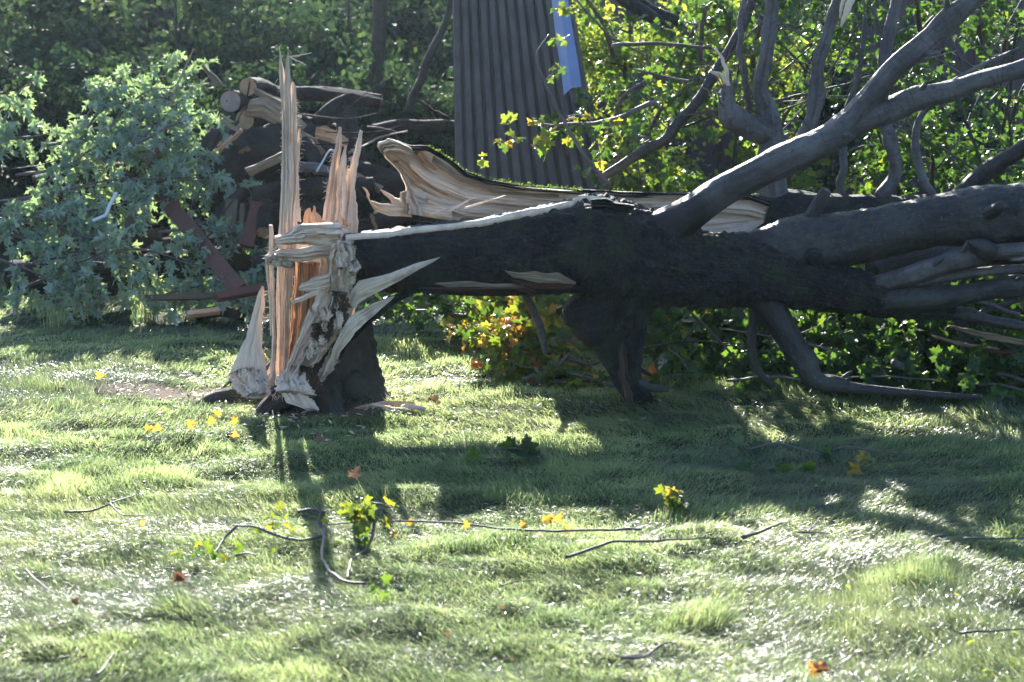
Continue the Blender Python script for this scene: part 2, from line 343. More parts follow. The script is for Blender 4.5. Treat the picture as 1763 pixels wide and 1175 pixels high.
LEAF_S = leaf_mat('silver_leaves', [(0, (.15, .22, .17)), (.6, (.27, .36, .29)), (1, (.42, .50, .42))],
                  [(0, (.24, .38, .12)), (.6, (.42, .58, .18)), (1, (.60, .70, .24))], .42, .33, .7, back=(.48, .58, .56))
LEAF_W = leaf_mat('woodland_leaves', [(0, (.035, .06, .035)), (.7, (.075, .12, .065)), (1, (.13, .18, .08))],
                  [(0, (.03, .07, .02)), (.7, (.08, .14, .04)), (1, (.20, .28, .06))], .30, .7, .12)
LEAF_Y = leaf_mat('bright_shrub_leaves', [(0, (.05, .10, .02)), (.5, (.10, .17, .03)), (1, (.22, .26, .04))],
                  [(0, (.20, .34, .04)), (.5, (.40, .52, .05)), (1, (.66, .62, .08))], .5, .4)
LEAF_A = leaf_mat('autumn_leaf', [(0, (.34, .26, .05)), (.5, (.36, .19, .04)), (1, (.20, .08, .04))],
                  [(0, (.72, .55, .07)), (.5, (.72, .36, .07)), (1, (.35, .14, .06))], .5, .5)
LEAF_B = leaf_mat('dead_brown_leaf', [(0, (.14, .07, .04)), (1, (.20, .12, .07))], [(0, (.30, .13, .06)), (1, (.35, .20, .1))], .25, .6)
def grass_mat():
    m, n, l, b = mat('grass_blades'); at = n.new('ShaderNodeAttribute'); at.attribute_name = 'tint'
    c = ramp(n, l, at.outputs['Fac'], [(0, (.018, .034, .022)), (.35, (.038, .062, .038)), (.7, (.07, .10, .048)), (.9, (.14, .17, .08)), (1, (.32, .28, .18))])
    t_ = ramp(n, l, at.outputs['Fac'], [(0, (.23, .34, .14)), (.35, (.46, .60, .24)), (.7, (.68, .80, .31)), (.9, (.80, .86, .42)), (1, (.6, .52, .32))])
    l.new(c, b.inputs['Base Color']); b.inputs['Roughness'].default_value = .34; b.inputs['Specular IOR Level'].default_value = .9
    t = n.new('ShaderNodeBsdfTranslucent'); l.new(t_, t.inputs[0]); ms = n.new('ShaderNodeMixShader'); ms.inputs[0].default_value = .5
    l.new(b.outputs[0], ms.inputs[1]); l.new(t.outputs[0], ms.inputs[2]); l.new(ms.outputs[0], n['Material Output'].inputs[0]); return m
GRASS = grass_mat()
def soil_mat():
    m, n, l, b = mat('lawn_soil'); ob = tc(n); a = ntex(n, l, ob, 14, 8, .7); c = ntex(n, l, ob, 120, 5, .7)
    k = ramp(n, l, a, [(.3, (.018, .028, .012)), (.5, (.035, .05, .018)), (.7, (.07, .06, .035))])
    k = mixc(n, l, .4, k, ramp(n, l, c, [(.3, (.02, .03, .01)), (.7, (.09, .08, .05))]))
    at = n.new('ShaderNodeAttribute'); at.attribute_name = 'tint'; k = mixc(n, l, at.outputs['Fac'], k, ramp(n, l, c, [(.3, (.06, .035, .025)), (.7, (.20, .12, .085))]))
    l.new(k, b.inputs['Base Color']); b.inputs['Roughness'].default_value = .95; bump(n, l, c, .8, .02, b); return m
SOIL = soil_mat()
def plain(name, col, rough=.5, metal=0, nsc=12, var=.25, bst=.1):
    m, n, l, b = mat(name); ob = tc(n); a = ntex(n, l, ob, nsc, 6, .65, (2.2, 2.2, .35) if 'steel' in name else (1, 1, 1))
    c = ramp(n, l, a, [(.3, tuple(q * (1 - var) for q in col)), (.7, tuple(min(1, q * (1 + var)) for q in col))])
    l.new(c, b.inputs['Base Color']); b.inputs['Roughness'].default_value = rough; b.inputs['Metallic'].default_value = metal
    bump(n, l, a, bst, .004, b); return m
METAL = plain('brown_painted_steel', (.078, .064, .050), .7, 0, 4, .35, .3)
FLASH = plain('blue_flashing', (.20, .27, .48), .45, 0, 6, .12)
SIDING = plain('maroon_siding', (.060, .036, .040), .6, 0, 3, .25)
ROOFM = plain('shed_roof', (.05, .05, .055), .7, 0, 8, .3)
PIPE = plain('white_plastic_pipe', (.55, .60, .68), .35, 0, 20, .08)
ENDG = None
def endgrain_mat(name, pale, dark):
    m, n, l, b = mat(name); uv = tc(n, 'UV')
    wv = n.new('ShaderNodeTexWave'); wv.wave_type = 'RINGS'; wv.rings_direction = 'Z'; wv.inputs['Scale'].default_value = 22; wv.inputs['Distortion'].default_value = 2.5; wv.inputs['Detail'].default_value = 3
    l.new(uv, wv.inputs['Vector']); a = ntex(n, l, uv, 7, 6, .65)
    c = mixc(n, l, .45, ramp(n, l, wv.outputs[0], [(.2, dark), (.6, pale)]), ramp(n, l, a, [(.35, dark), (.65, pale)]))
    l.new(c, b.inputs['Base Color']); b.inputs['Roughness'].default_value = .8; bump(n, l, a, .4, .006, b); return m
ENDG = endgrain_mat('log_end_grain', (.42, .29, .17), (.20, .12, .06))
ENDGREY = endgrain_mat('grey_log_end', (.30, .25, .24), (.18, .14, .13))

# ------------------------------------------------------------------ the ground
def ground():
    xs = np.unique(np.r_[-400, -150, -60, -30, -18, np.arange(-9, 9.01, .05), 18, 30, 60, 150, 400])
    ys = np.unique(np.r_[-60, -20, -6, 0, np.arange(2, 16.01, .05), 17, 18, 20, 24, 30, 45, 80, 200, 600])
    X, Y = np.meshgrid(xs, ys, indexing='ij'); Z = height(X, Y)
    mb = MB(); nx, ny = X.shape; i, j = np.meshgrid(np.arange(nx - 1), np.arange(ny - 1), indexing='ij')
    Q = np.stack([i * ny + j, (i + 1) * ny + j, (i + 1) * ny + j + 1, i * ny + j + 1], -1).reshape(-1, 4)
    mb.add(np.stack([X, Y, Z], -1), None, Q)
    mb.A = [np.clip(1.25 - bare(X, Y), 0, 1).ravel()]
    return tag(mb.build('ground', SOIL, origin=(0, 0, 0)), kind='structure')
def bare(x, y):       # worn earth beside the stump
    c = G(300, 680); d = ((x - c[0]) / .42)**2 + ((y - c[1]) / .28)**2
    c2 = G(560, 705); d2 = ((x - c2[0]) / .42)**2 + ((y - c2[1] - .05) / .26)**2
    return np.minimum(d, d2) + .5 * noise(x * 7, y * 7, s=77)
ground()
def grass():
    g = rng(11); mb = MB(); X, Y, W, LN = [], [], [], []
    bands = [(3.9, 5.4, 38000, .0008), (5.4, 7.0, 28000, .0010), (7.0, 9.0, 18000, .0014), (9.0, 11.0, 9000, .0024), (11.0, 15.0, 2600, .004)]
    for y0, y1, den, wd in bands:
        hw = lambda y: y * .30 + .55
        n = int(den * (y1 - y0) * 2 * hw((y0 + y1) / 2)); y = g.uniform(y0, y1, int(n * 1.1)); x = g.uniform(-1, 1, len(y)) * hw(y1)
        k = np.abs(x) < hw(y); x, y = x[k], y[k]
        k = (bare(x, y) > .8 + g.normal(0, .25, len(x))) | (g.uniform(0, 1, len(x)) < .10); x, y = x[k], y[k]
        den_n = .65 + .45 * noise(x * 5, y * 5, s=31) ; k = g.uniform(0, 1, len(x)) < den_n + .15; x, y = x[k], y[k]
        X.append(x); Y.append(y); W.append(np.full(len(x), wd))
    x = np.concatenate(X); y = np.concatenate(Y); wd = np.concatenate(W) * g.uniform(.6, 1.3, len(x)) * np.where(g.uniform(0, 1, len(x)) < .05, 2.2, 1); N = len(x)
    lie = noise(x * 1.3, y * 2.6, s=41) * .35 + noise(x * 4.5, y * 8.0, s=43) * .45 + noise(x * 14, y * 24, s=45) * .35       # matted or standing
    tuft = np.clip(noise(x * 5.2, y * 8.0, s=51) * 1.3 + .5 * noise(x * 1.4, y * 2.2, s=53) - .5, 0, 1)
    ang = np.pi * 1.1 * noise(x * .8, y * 1.0, s=61) + .9 * noise(x * 3.5, y * 4, s=63) + g.normal(0, .8, N) - .4
    ln = g.uniform(.022, .066, N) * (1 + .5 * tuft) * (1 + .2 * lie)
    lean = np.clip(1.22 + .55 * lie - .8 * tuft + g.normal(0, .22, N), .08, 1.68)        # radians from vertical at mid blade
    bend = g.uniform(.25, 1.0, N)
    d = np.stack([np.cos(ang), np.sin(ang), np.zeros(N)], -1)
    S = 3; pos = np.stack([x, y, height(x, y) - .004], -1); up = np.array([0, 0, 1.])
    side = np.stack([-np.sin(ang), np.cos(ang), np.zeros(N)], -1); roll = g.normal(0, .45, N)[:, None]
    p = pos.copy(); V = np.zeros((N, 2 * S + 1, 3)); 
    base_z = pos[:, 2] + .006 + .012 * g.uniform(0, 1, N)
    for s_ in range(S + 1):
        f = s_ / S; th = lean + bend * (f - .45)
        dirv = np.sin(th)[:, None] * d + np.cos(th)[:, None] * up
        sd_ = norm(side + roll * np.cross(side, dirv))
        if s_ == S: V[:, 2 * S] = p
        else:
            w_ = (wd * (1 - f * .55))[:, None]; V[:, 2 * s_] = p - sd_ * w_; V[:, 2 * s_ + 1] = p + sd_ * w_
        p = p + dirv * (ln / S)[:, None]; p[:, 2] = np.maximum(p[:, 2], base_z)
    q = np.array([(2 * i, 2 * i + 1, 2 * i + 3, 2 * i + 2) for i in range(S - 1)]); t = np.array([[2 * S - 2, 2 * S - 1, 2 * S]])
    off = (np.arange(N) * (2 * S + 1))[:, None, None]
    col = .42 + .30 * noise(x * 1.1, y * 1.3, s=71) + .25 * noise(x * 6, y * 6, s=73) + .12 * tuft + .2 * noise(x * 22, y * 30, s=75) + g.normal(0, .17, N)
    ln_ = 0; col = col - .35 * (y > 10.8)  # grass beyond the pile front tinted darker, its shade put into the colour
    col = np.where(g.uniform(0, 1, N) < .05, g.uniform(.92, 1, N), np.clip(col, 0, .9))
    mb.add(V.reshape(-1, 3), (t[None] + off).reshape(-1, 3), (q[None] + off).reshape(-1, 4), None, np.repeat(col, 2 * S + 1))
    return tag(mb.build('grass', GRASS, origin=(0, 0, 0)), 'long matted lawn grass glittering in low sun', 'grass', kind='stuff')
grass()

# ------------------------------------------------------------------ the broken tree in front
T1 = thing('fallen_tree', 'large snapped maple still hinged to its splintered stump, trunk lying across the lawn', 'fallen tree', tuple(G(560, 690)))
def pts(l): return np.array([P(a, b, y) for a, b, y in l])
def limb(name, parent, l, rp, m, seed, seg=20, bump_=.06, bf=3.0, n=None, wob=.25, base=.0, rough=0.0):
    """l: (px, py, depth, radius in px)"""
    p = pts([(a, b, y) for a, b, y, _ in l]); r = np.array([M(y, q) for _, _, y, q in l]) * rp
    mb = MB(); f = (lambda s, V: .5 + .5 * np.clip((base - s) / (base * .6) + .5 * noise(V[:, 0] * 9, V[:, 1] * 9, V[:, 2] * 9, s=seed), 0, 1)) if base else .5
    n = n or max(40, int(np.linalg.norm(np.diff(p, axis=0), axis=1).sum() / .02)); g_ = rng(seed + 77); kn = g_.uniform(.34 if base else .12, .95, 6); ka = g_.uniform(0, 2 * np.pi, 6); kh = g_.uniform(.08, .28, 6)
    def knots(s, th, rr):
        for a_, b_, h_ in zip(kn, ka, kh):
            wl = 1.3 * rr.mean() / max(.05, np.linalg.norm(np.diff(p, axis=0), axis=1).sum())
            rr = rr * (1 + h_ * np.exp(-((s[:, None] - a_) / wl)**2) * (.25 + np.exp(2.2 * (np.cos(th[None, :] - b_) - 1))) - .05 * np.exp(-((s[:, None] - a_ - wl) / (wl * .3))**2))
        return rr
    q_, qr, qt, qa, qb = tube(mb, p, r, seg=seg, bump=bump_, bf=bf, seed=seed, n=n, wob=wob, tint=f, rough=rough, fn=knots if seg >= 14 else None)
    if seg >= 14 and name in ('limb', 'branch'):
        for a_, b_ in list(zip(kn, ka))[:4]:
            i = int(a_ * (n - 1)); d = norm(np.cos(b_) * qa[i] + np.sin(b_) * qb[i] + qt[i] * .7); L_ = qr[i] * g_.uniform(1.5, 3.2)
            tube(mb, [q_[i], q_[i] + d * L_ * .6, q_[i] + d * L_ + rdir(g_, 1)[0] * L_ * .1], [qr[i] * .42, qr[i] * .3, qr[i] * .2], seg=9, n=8, bump=.2, seed=int(g_.integers(99)), tint=f(np.array([a_]), q_[i:i + 1])[0] if base else .5)
    return mb.build(name, m, parent), p, r

def stump():
    c = np.array([*G(556, 680)[:2], 0.0]); nth, nt_ = 220, 60; th = np.arange(nth) / nth * 2 * np.pi
    a = (th + R(35) + np.pi) % (2 * np.pi) - np.pi
    H = .13 + .33 * np.exp(-(a / .85)**4) + .05 * noise(np.cos(th) * 5, np.sin(th) * 5, s=91) + .03 * noise(np.cos(th) * 16, np.sin(th) * 16, s=92)
    t = np.linspace(0, 1, nt_)[:, None]; z = t * H[None, :]
    rad = .272 + .13 * np.exp(-z * 14) * (1 + .75 * noise(np.cos(th) * 2.2, np.sin(th) * 2.2, s=93))[None, :] + .03 * fbm(np.cos(th)[None] * 9, np.sin(th)[None] * 9, z * 7, s=94) + .012 * np.abs(noise(np.cos(th)[None] * 26, np.sin(th)[None] * 26, z * 20, s=97)) - .03 * z / .4
    V = np.stack([c[0] + rad * np.cos(th), c[1] + rad * .85 * np.sin(th), z - .03], -1)
    mb = MB(); i, j = np.meshgrid(np.arange(nt_ - 1), np.arange(nth), indexing='ij'); j2 = (j + 1) % nth
    Q = np.stack([i * nth + j, i * nth + j2, (i + 1) * nth + j2, (i + 1) * nth + j], -1).reshape(-1, 4)
    uv = np.stack(np.broadcast_arrays(th[None] * .3, z), -1); mb.add(V, None, Q, uv)
    mb.build('stump', BARKS, T1)
    top = V[-1]; K = 12; rings = [top]
    for k in range(1, K + 1):
        f = k / K; ctr = np.array([c[0], c[1], .10]); q = top * (1 - f) + ctr * f
        q[:, 2] += .07 * noise(q[:, 0] * 22, q[:, 1] * 22, s=95) * min(1, f * 3) * (1 - f * .4) + .05 * noise(q[:, 0] * 60, q[:, 1] * 60, s=96) * (f > .05)
        rings.append(q)
    Rg = np.array(rings); mb = MB(); i, j = np.meshgrid(np.arange(K), np.arange(nth), indexing='ij'); j2 = (j + 1) % nth
    Q = np.stack([i * nth + j, i * nth + j2, (i + 1) * nth + j2, (i + 1) * nth + j], -1).reshape(-1, 4)
    mb.add(Rg, None, Q, Rg[..., [0, 1]]); mb.build('torn_stump_top', WOODG, T1)
    for k, (an, l) in enumerate([(200, .5), (238, .3), (285, .35), (322, .2), (160, .4)]):
        a_ = R(an); d = np.array([math.cos(a_), math.sin(a_), 0]); mb = MB()
        pp = [c + d * .22 + [0, 0, .07], c + d * (.34) + [0, 0, .035], c + d * (.36 + l * .35) + [0, 0, .0], c + d * (.36 + l * .7) + [.03, 0, -.05]]
        tube(mb, pp, [.085, .06, .045, .02], seg=20, bump=.25, seed=100 + k, rough=.06, wob=.6); mb.build('root', BARKS, T1)
stump()

def splinter(name, L, Rr, Y, th, seed, m=WOOD, label=None, **k):
    mb = MB(); shard(mb, L, Rr, Y, th, seed=seed, **k); o = mb.build(name, m, T1)
    if label: o['label'] = label
    return o
# standing splinters
splinter('splinter', c4([(215, 445), (185, 500), (165, 580), (130, 700), (75, 820), (35, 910)]), c4([(224, 452), (222, 560), (212, 640), (212, 760), (225, 830), (235, 910)]), (8.30, 8.22), .03, 1, n=40, label='short leaning splinter with a bark edge, left of the stump')
splinter('splinter', c4([(243, 138), (245, 250), (250, 500), (262, 700), (252, 860), (242, 960)]), c4([(266, 140), (270, 260), (274, 480), (280, 700), (277, 860), (272, 965)]), 8.24, .016, 2, n=40, jag=.8)
splinter('splinter', c4([(225, 330), (235, 450), (245, 560), (250, 700)]), c4([(236, 332), (247, 450), (258, 560), (262, 700)]), 8.21, .008, 3, jag=.8)
BL = [(680, 720), (672, 950), (665, 1175)]
splinter('tall_splinter', c3([(662, 75), (664, 150), (658, 225), (666, 330), (678, 470), (683, 620)] + BL) + c4([(290, 180), (285, 350), (280, 560), (285, 700), (280, 950)]),
         c3([(664, 75), (678, 170), (690, 210), (700, 300), (705, 470), (712, 620), (716, 900)]) + c4([(330, 100), (330, 350), (335, 560), (335, 700), (330, 950)]), 8.33, .022, 4, n=90, ridge=.5, jag=.7)
splinter('tall_splinter', c3([(718, 108), (708, 150), (700, 230), (694, 330), (700, 470), (705, 900)]) + c4([(310, 100), (315, 350), (322, 560), (322, 700), (312, 940)]),
         c3([(724, 112), (727, 200), (732, 280), (738, 400), (744, 600), (752, 900)]) + c4([(358, 100), (352, 350), (350, 560), (345, 700), (340, 880)]), 8.31, .024, 5, n=90, ridge=.5, jag=.7)
splinter('tall_splinter', c3([(744, 298), (736, 350), (733, 470), (740, 640), (744, 900)]) + c4([(345, 100), (345, 250), (340, 350), (340, 500)]),
         c3([(756, 302), (768, 325), (772, 430), (776, 620), (782, 900)]) + c4([(388, 100), (386, 200), (368, 350), (362, 500)]), 8.335, .022, 6, n=70, ridge=.5, jag=.7)
splinter('tall_splinter', c3([(790, 592), (780, 620), (772, 700), (770, 900), (775, 1050)]) + c4([(370, 60), (380, 120)]), c3([(800, 590), (796, 700), (786, 900), (792, 1030), (797, 1130)]) + c4([(402, 60), (404, 130)]), 8.35, .012, 7, n=50, jag=1.4)
splinter('rear_splinter', c3([(1040, 583), (1020, 700), (985, 850), (955, 1050), (940, 1175)]) + c4([(505, 150), (495, 400), (440, 620)]), c3([(1060, 588), (1055, 700), (1035, 870), (1022, 1050), (1012, 1175)]) + c4([(560, 150), (545, 400), (490, 620)]), 8.56, .03, 8, n=60, ridge=.5)
splinter('rear_splinter', c3([(1072, 706), (1042, 820), (1030, 960), (1018, 1175)]), c3([(1088, 704), (1085, 820), (1064, 1000), (1072, 1190)]), 8.54, .02, 9, n=40, ridge=.5)
splinter('rear_splinter', c3([(1088, 825), (1062, 950), (1052, 1150)]), c3([(1097, 823), (1088, 900), (1078, 1170)]), 8.52, .01, 10)
splinter('rear_splinter', c3([(1172, 600), (1130, 750), (1095, 900), (1072, 1200)]), c3([(1188, 612), (1165, 800), (1140, 1000), (1112, 1200)]), 8.60, .02, 11, n=50, m=WOOD)
splinter('wispy_fibre', [(497, 97), (515, 94), (538, 91)], [(497, 100), (515, 97), (539, 92)], 8.31, .003, 190, jag=1.5)
splinter('wispy_fibre', [(500, 97), (512, 104), (526, 112)], [(499, 99), (510, 106), (525, 113)], 8.31, .002, 191, jag=1.5)
splinter('rear_splinter', [(572, 300), (562, 340), (556, 420)], [(600, 290), (612, 330), (618, 420)], 8.66, .03, 18, n=50, ridge=.6, jag=2)  # extra piece added behind the others to close gaps in the cast shadow
splinter('rear_splinter', c3([(845, 1098), (830, 1110), (818, 1150), (800, 1250)]), c3([(852, 1095), (868, 1120), (885, 1130), (880, 1250)]), 8.50, .02, 12, m=WOODO)
splinter('rear_splinter', c3([(880, 1080), (868, 1130), (860, 1250)]), c3([(888, 1078), (893, 1115), (945, 1180), (950, 1250)]), 8.48, .02, 13, m=WOODO)
splinter('heartwood', c4([(378, 320), (366, 500), (350, 700), (340, 820)]), c4([(432, 330), (445, 500), (425, 650), (378, 800)]), 8.40, .05, 14, m=WOODO, n=50, ridge=.6)
splinter('heartwood', c4([(425, 330), (430, 480), (400, 700), (370, 800)]), c4([(500, 330), (490, 440), (460, 600), (420, 720)]), 8.46, .06, 15, m=WOODO, n=50, ridge=.6)
splinter('heartwood', [(528, 372), (512, 400), (505, 520), (500, 660)], [(548, 376), (600, 392), (615, 500), (600, 640)], 8.56, .05, 17, m=WOOD, n=60, ridge=.6)  # filler slab, mostly hidden, added to widen the stump's cast shadow
splinter('heartwood', c4([(495, 300), (480, 420), (470, 520)]), c4([(562, 300), (560, 400), (545, 520)]), 8.47, .04, 16, n=40)
# hinge: snapped ends poking left, peeled straps and shredded fibres
splinter('snapped_end', c4([(600, 128), (480, 133), (400, 138), (330, 182), (268, 196)]), c4([(600, 245), (540, 250), (470, 240), (380, 238), (272, 238)]), (8.22, 8.14), .06, 20, n=50, ridge=.7, m=WOOD, jag=2)
splinter('snapped_end', c4([(562, 250), (480, 243), (380, 262), (300, 262), (240, 285)]), c4([(560, 306), (480, 312), (400, 328), (300, 322), (236, 322)]), (8.20, 8.12), .04, 21, n=50, ridge=.8, m=WOOD, jag=2)
splinter('snapped_end', c4([(370, 285), (300, 278), (238, 290)]), c4([(350, 355), (300, 350), (232, 335)]), (8.16, 8.08), .03, 22, n=40, ridge=1.2, m=WOODG, jag=3.5)
splinter('snapped_end', c4([(420, 175), (340, 190), (266, 208)]), c4([(420, 225), (340, 232), (270, 236)]), (8.12, 8.08), .02, 23, n=30, ridge=1., m=WOODG, jag=2)
splinter('peeled_strap', c4([(562, 225), (550, 300), (548, 380), (556, 430), (592, 510)]), c4([(668, 225), (680, 300), (683, 360), (676, 430), (640, 500)]), (8.12, 8.14), .05, 24, n=60, ridge=1.1, m=WOODG, jag=2.5)
splinter('peeled_strap', c4([(575, 240), (560, 300), (570, 380), (600, 470)]), c4([(620, 235), (640, 300), (650, 400), (630, 480)]), (8.05, 8.10), .02, 25, n=50, ridge=1.4, m=WOOD, jag=3)
splinter('shredded_strip', c4([(550, 388), (470, 402), (402, 436), (395, 455)]), c4([(556, 450), (490, 480), (430, 475), (400, 470)]), 8.13, .025, 26, m=WOODG, ridge=1., jag=2)
splinter('shredded_strip', c4([(500, 462), (430, 490), (370, 515), (350, 540)]), c4([(505, 490), (440, 515), (385, 535), (356, 548)]), 8.11, .012, 27, m=WOOD, ridge=1., jag=2)
splinter('shredded_strip', c4([(560, 400), (540, 480), (500, 580), (430, 700), (365, 820), (290, 980)]), c4([(640, 470), (600, 560), (560, 680), (480, 790), (420, 880), (370, 1000)]), (8.18, 8.08), .06, 28, n=80, m=WOODG, ridge=1.3, jag=3)
splinter('shredded_strip', c4([(500, 470), (460, 560), (450, 640), (400, 760), (345, 860)]), c4([(545, 500), (530, 560), (500, 640), (450, 740), (385, 850)]), (8.10, 8.03), .025, 29, n=60, m=WOOD, ridge=1.0, jag=2.5)
splinter('shredded_strip', c4([(620, 540), (570, 640), (520, 740), (430, 860)]), c4([(665, 590), (620, 660), (560, 750), (470, 850)]), (8.08, 8.02), .025, 30, n=60, m=WOODG, ridge=1.3, jag=3.5)
splinter('shredded_strip', c4([(440, 560), (400, 700), (330, 850), (275, 970)]), c4([(470, 600), (430, 700), (370, 830), (300, 985)]), (8.05, 8.0), .016, 31, n=60, m=WOOD, ridge=.8, jag=2)
splinter('shredded_strip', c4([(590, 470), (580, 560), (570, 640), (600, 700)]), c4([(650, 480), (640, 560), (650, 610), (640, 660)]), 8.06, .03, 32, n=50, m=WOODG, ridge=1.5, jag=4)
splinter('bark_sliver', c4([(1108, 303), (980, 338), (850, 385), (700, 422), (660, 470)]), c4([(1100, 312), (930, 410), (790, 480), (690, 545), (655, 590)]), (8.10, 8.06, 8.10), .02, 33, n=60, m=WOODG, ridge=.5, jag=1, label='long pale tear opened along the underside of the trunk')
splinter('bark_sliver', c4([(875, 497), (760, 540), (650, 610), (575, 740), (500, 930)]), c4([(872, 508), (785, 590), (690, 680), (600, 790), (540, 900)]), (8.14, 8.02, 8.05), .02, 34, n=70, m=WOODG, ridge=.6, jag=1.5)
splinter('bark_sliver', c4([(1000, 455), (850, 500), (700, 600), (600, 720), (560, 830)]), c4([(1000, 475), (880, 540), (740, 650), (640, 760), (590, 850)]), (8.22, 8.12, 8.12), .03, 35, n=60, m=BARK, ridge=.8, jag=1.5)
splinter('shredded_strip', c4([(330, 850), (285, 920), (275, 980)]), c4([(440, 860), (450, 950), (480, 1000)]), (8.06, 7.96), .035, 36, n=70, m=WOOD, ridge=.9, jag=4)
splinter('shredded_strip', c4([(300, 985), (330, 1040), (420, 1070)]), c4([(420, 990), (470, 1030), (495, 1080)]), (7.98, 7.92), .02, 37, n=40, m=WOOD, ridge=.8, jag=3)
splinter('shredded_strip', c4([(40, 900), (60, 960), (130, 1010)]), c4([(230, 880), (250, 950), (250, 1000)]), (8.16, 8.04), .03, 38, n=70, m=WOOD, ridge=.8, jag=4)
splinter('shredded_strip', c4([(600, 830), (540, 900), (500, 960)]), c4([(560, 760), (510, 860), (440, 960)]), 8.1, .05, 39, n=50, m=WOODG, ridge=1.3, jag=4)

def fibres(polys, n, seed, Y, l=(.01, .035), parent=None, bias=(0, 0, 0)):
    g = rng(seed); mb = MB(); pl = np.concatenate([poly_at(q, 200) for q in polys]); i = g.integers(0, len(pl), n)
    for k in i:
        p = P(pl[k][0] + g.normal(0, 1.2), pl[k][1] + g.normal(0, 2), Y + g.normal(0, .015)); d = norm(g.normal(size=3) * [1, .6, .7] + np.asarray(bias)); L = g.uniform(*l)
        e = p + d * L; m_ = (p + e) / 2 + g.normal(0, .15, 3) * L; w_ = norm(np.cross(d, [0, 1, .2])) * g.uniform(.0006, .002)
        q = np.array([p - w_, p + w_, m_ - w_ * .7, m_ + w_ * .7, e]); mb.add(q, [(2, 3, 4)], [(0, 1, 3, 2)], q[:, [0, 2]] * 1.0)
    return tag(mb.build('loose_fibres', WOOD, parent), kind='stuff')
fibres([c4([(385, 0), (385, 150), (362, 350), (360, 520)]), c3([(797, 600), (790, 900), (797, 1130)]), c3([(775, 420), (776, 600)]), c3([(1040, 600), (985, 850), (955, 1050)]), c3([(1085, 830), (1066, 1000), (1075, 1170)]), c3([(1170, 640), (1130, 760), (1095, 900)]),
        c3([(660, 220), (676, 470), (683, 620), (672, 950)]), c4([(225, 460), (212, 640), (225, 830)]), c4([(245, 200), (252, 500), (262, 700)])], 420, 3001, 8.33, parent=T1)
fibres([c4([(560, 240), (560, 400), (500, 580), (430, 700), (300, 970)]), c4([(680, 250), (683, 400), (620, 560), (480, 800), (440, 950)]), c4([(265, 200), (300, 235), (240, 300), (300, 350)]), c4([(40, 900), (130, 960), (250, 1000), (450, 1000)]), c4([(600, 240), (620, 460)]), c4([(510, 600), (380, 880)])], 650, 3002, 8.06, l=(.012, .045), parent=T1, bias=(-.5, 0, -.4))

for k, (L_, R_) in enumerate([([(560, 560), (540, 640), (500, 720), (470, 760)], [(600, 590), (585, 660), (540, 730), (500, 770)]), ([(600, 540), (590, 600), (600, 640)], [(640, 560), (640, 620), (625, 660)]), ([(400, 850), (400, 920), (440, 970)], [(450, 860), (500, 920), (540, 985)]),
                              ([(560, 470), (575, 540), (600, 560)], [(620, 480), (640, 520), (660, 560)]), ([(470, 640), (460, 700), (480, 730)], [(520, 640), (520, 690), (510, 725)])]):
    splinter('dark_gap_slab', c4(L_), c4(R_), 8.03, .02, 70 + k, m=GAPDARK, n=40, ridge=.8, jag=4)  # dark slabs laid between the strips, painting the shade of open gaps
for k in range(16):      # short torn plates standing off the peeled strap
    g = rng(800 + k); cx, cy = [(g.uniform(560, 680), g.uniform(240, 480)), (g.uniform(420, 600), g.uniform(500, 800))][k % 2]
    if k % 2: cx = 640 - (cy - 480) * .62 + g.uniform(-50, 50)
    a_, b_ = g.uniform(14, 34), g.uniform(25, 70)
    splinter('torn_flake', c4([(cx - a_, cy - b_ * .2), (cx - a_ * .9, cy + b_ * .5), (cx - a_ * .8, cy + b_)]), c4([(cx + a_ * .3, cy - b_ * .3), (cx + a_, cy + b_ * .4), (cx + a_ * .2, cy + b_)]), (8.02 + g.uniform(-.03, .03), 7.98 + g.uniform(-.04, .04)), .014, 820 + k, m=[WOOD, WOODG, WOODG][k % 3], n=24, ridge=1.5, jag=3)

# the trunk, flattened along its torn top
TR = [(592, 446, 8.32, 56), (640, 443, 8.32, 58), (720, 438, 8.32, 62), (820, 432, 8.32, 67), (920, 425, 8.30, 76), (1010, 424, 8.28, 84), (1090, 440, 8.27, 84),
      (1180, 462, 8.25, 66), (1280, 468, 8.22, 58), (1380, 484, 8.2, 47), (1460, 500, 8.18, 38), (1540, 516, 8.16, 32), (1640, 528, 8.15, 24)]
TILT = .10
CUTS = [0, .1, .3, .38, .44], [.66, .68, .76, .90, 1.7]
def trunk_fn(s, th, rr):     # the split-off top half: cut low near the stump, full again beyond x~1050
    cutf = np.interp(s, *CUTS)[:, None]
    zc = rr * (np.cos(th) + TILT * np.sin(th))[None, :]; lim = cutf * rr.mean(1, keepdims=True) * (1 + .05 * noise(s[:, None] * 220, th[None, :] * 2, s=4) + .05 * noise(s[:, None] * 60, th[None, :], s=6))
    f = np.where(zc > lim, lim / np.maximum(zc, 1e-6), 1.0)
    return rr * f
mb = MB(); ptrunk = pts([q[:3] for q in TR]); rtrunk = np.array([M(q[2], q[3]) for q in TR])
tube(mb, ptrunk, rtrunk, seg=110, n=420, bump=.07, bf=6, seed=200, fn=trunk_fn, rough=.12)
mb.build('trunk', BARK, T1)
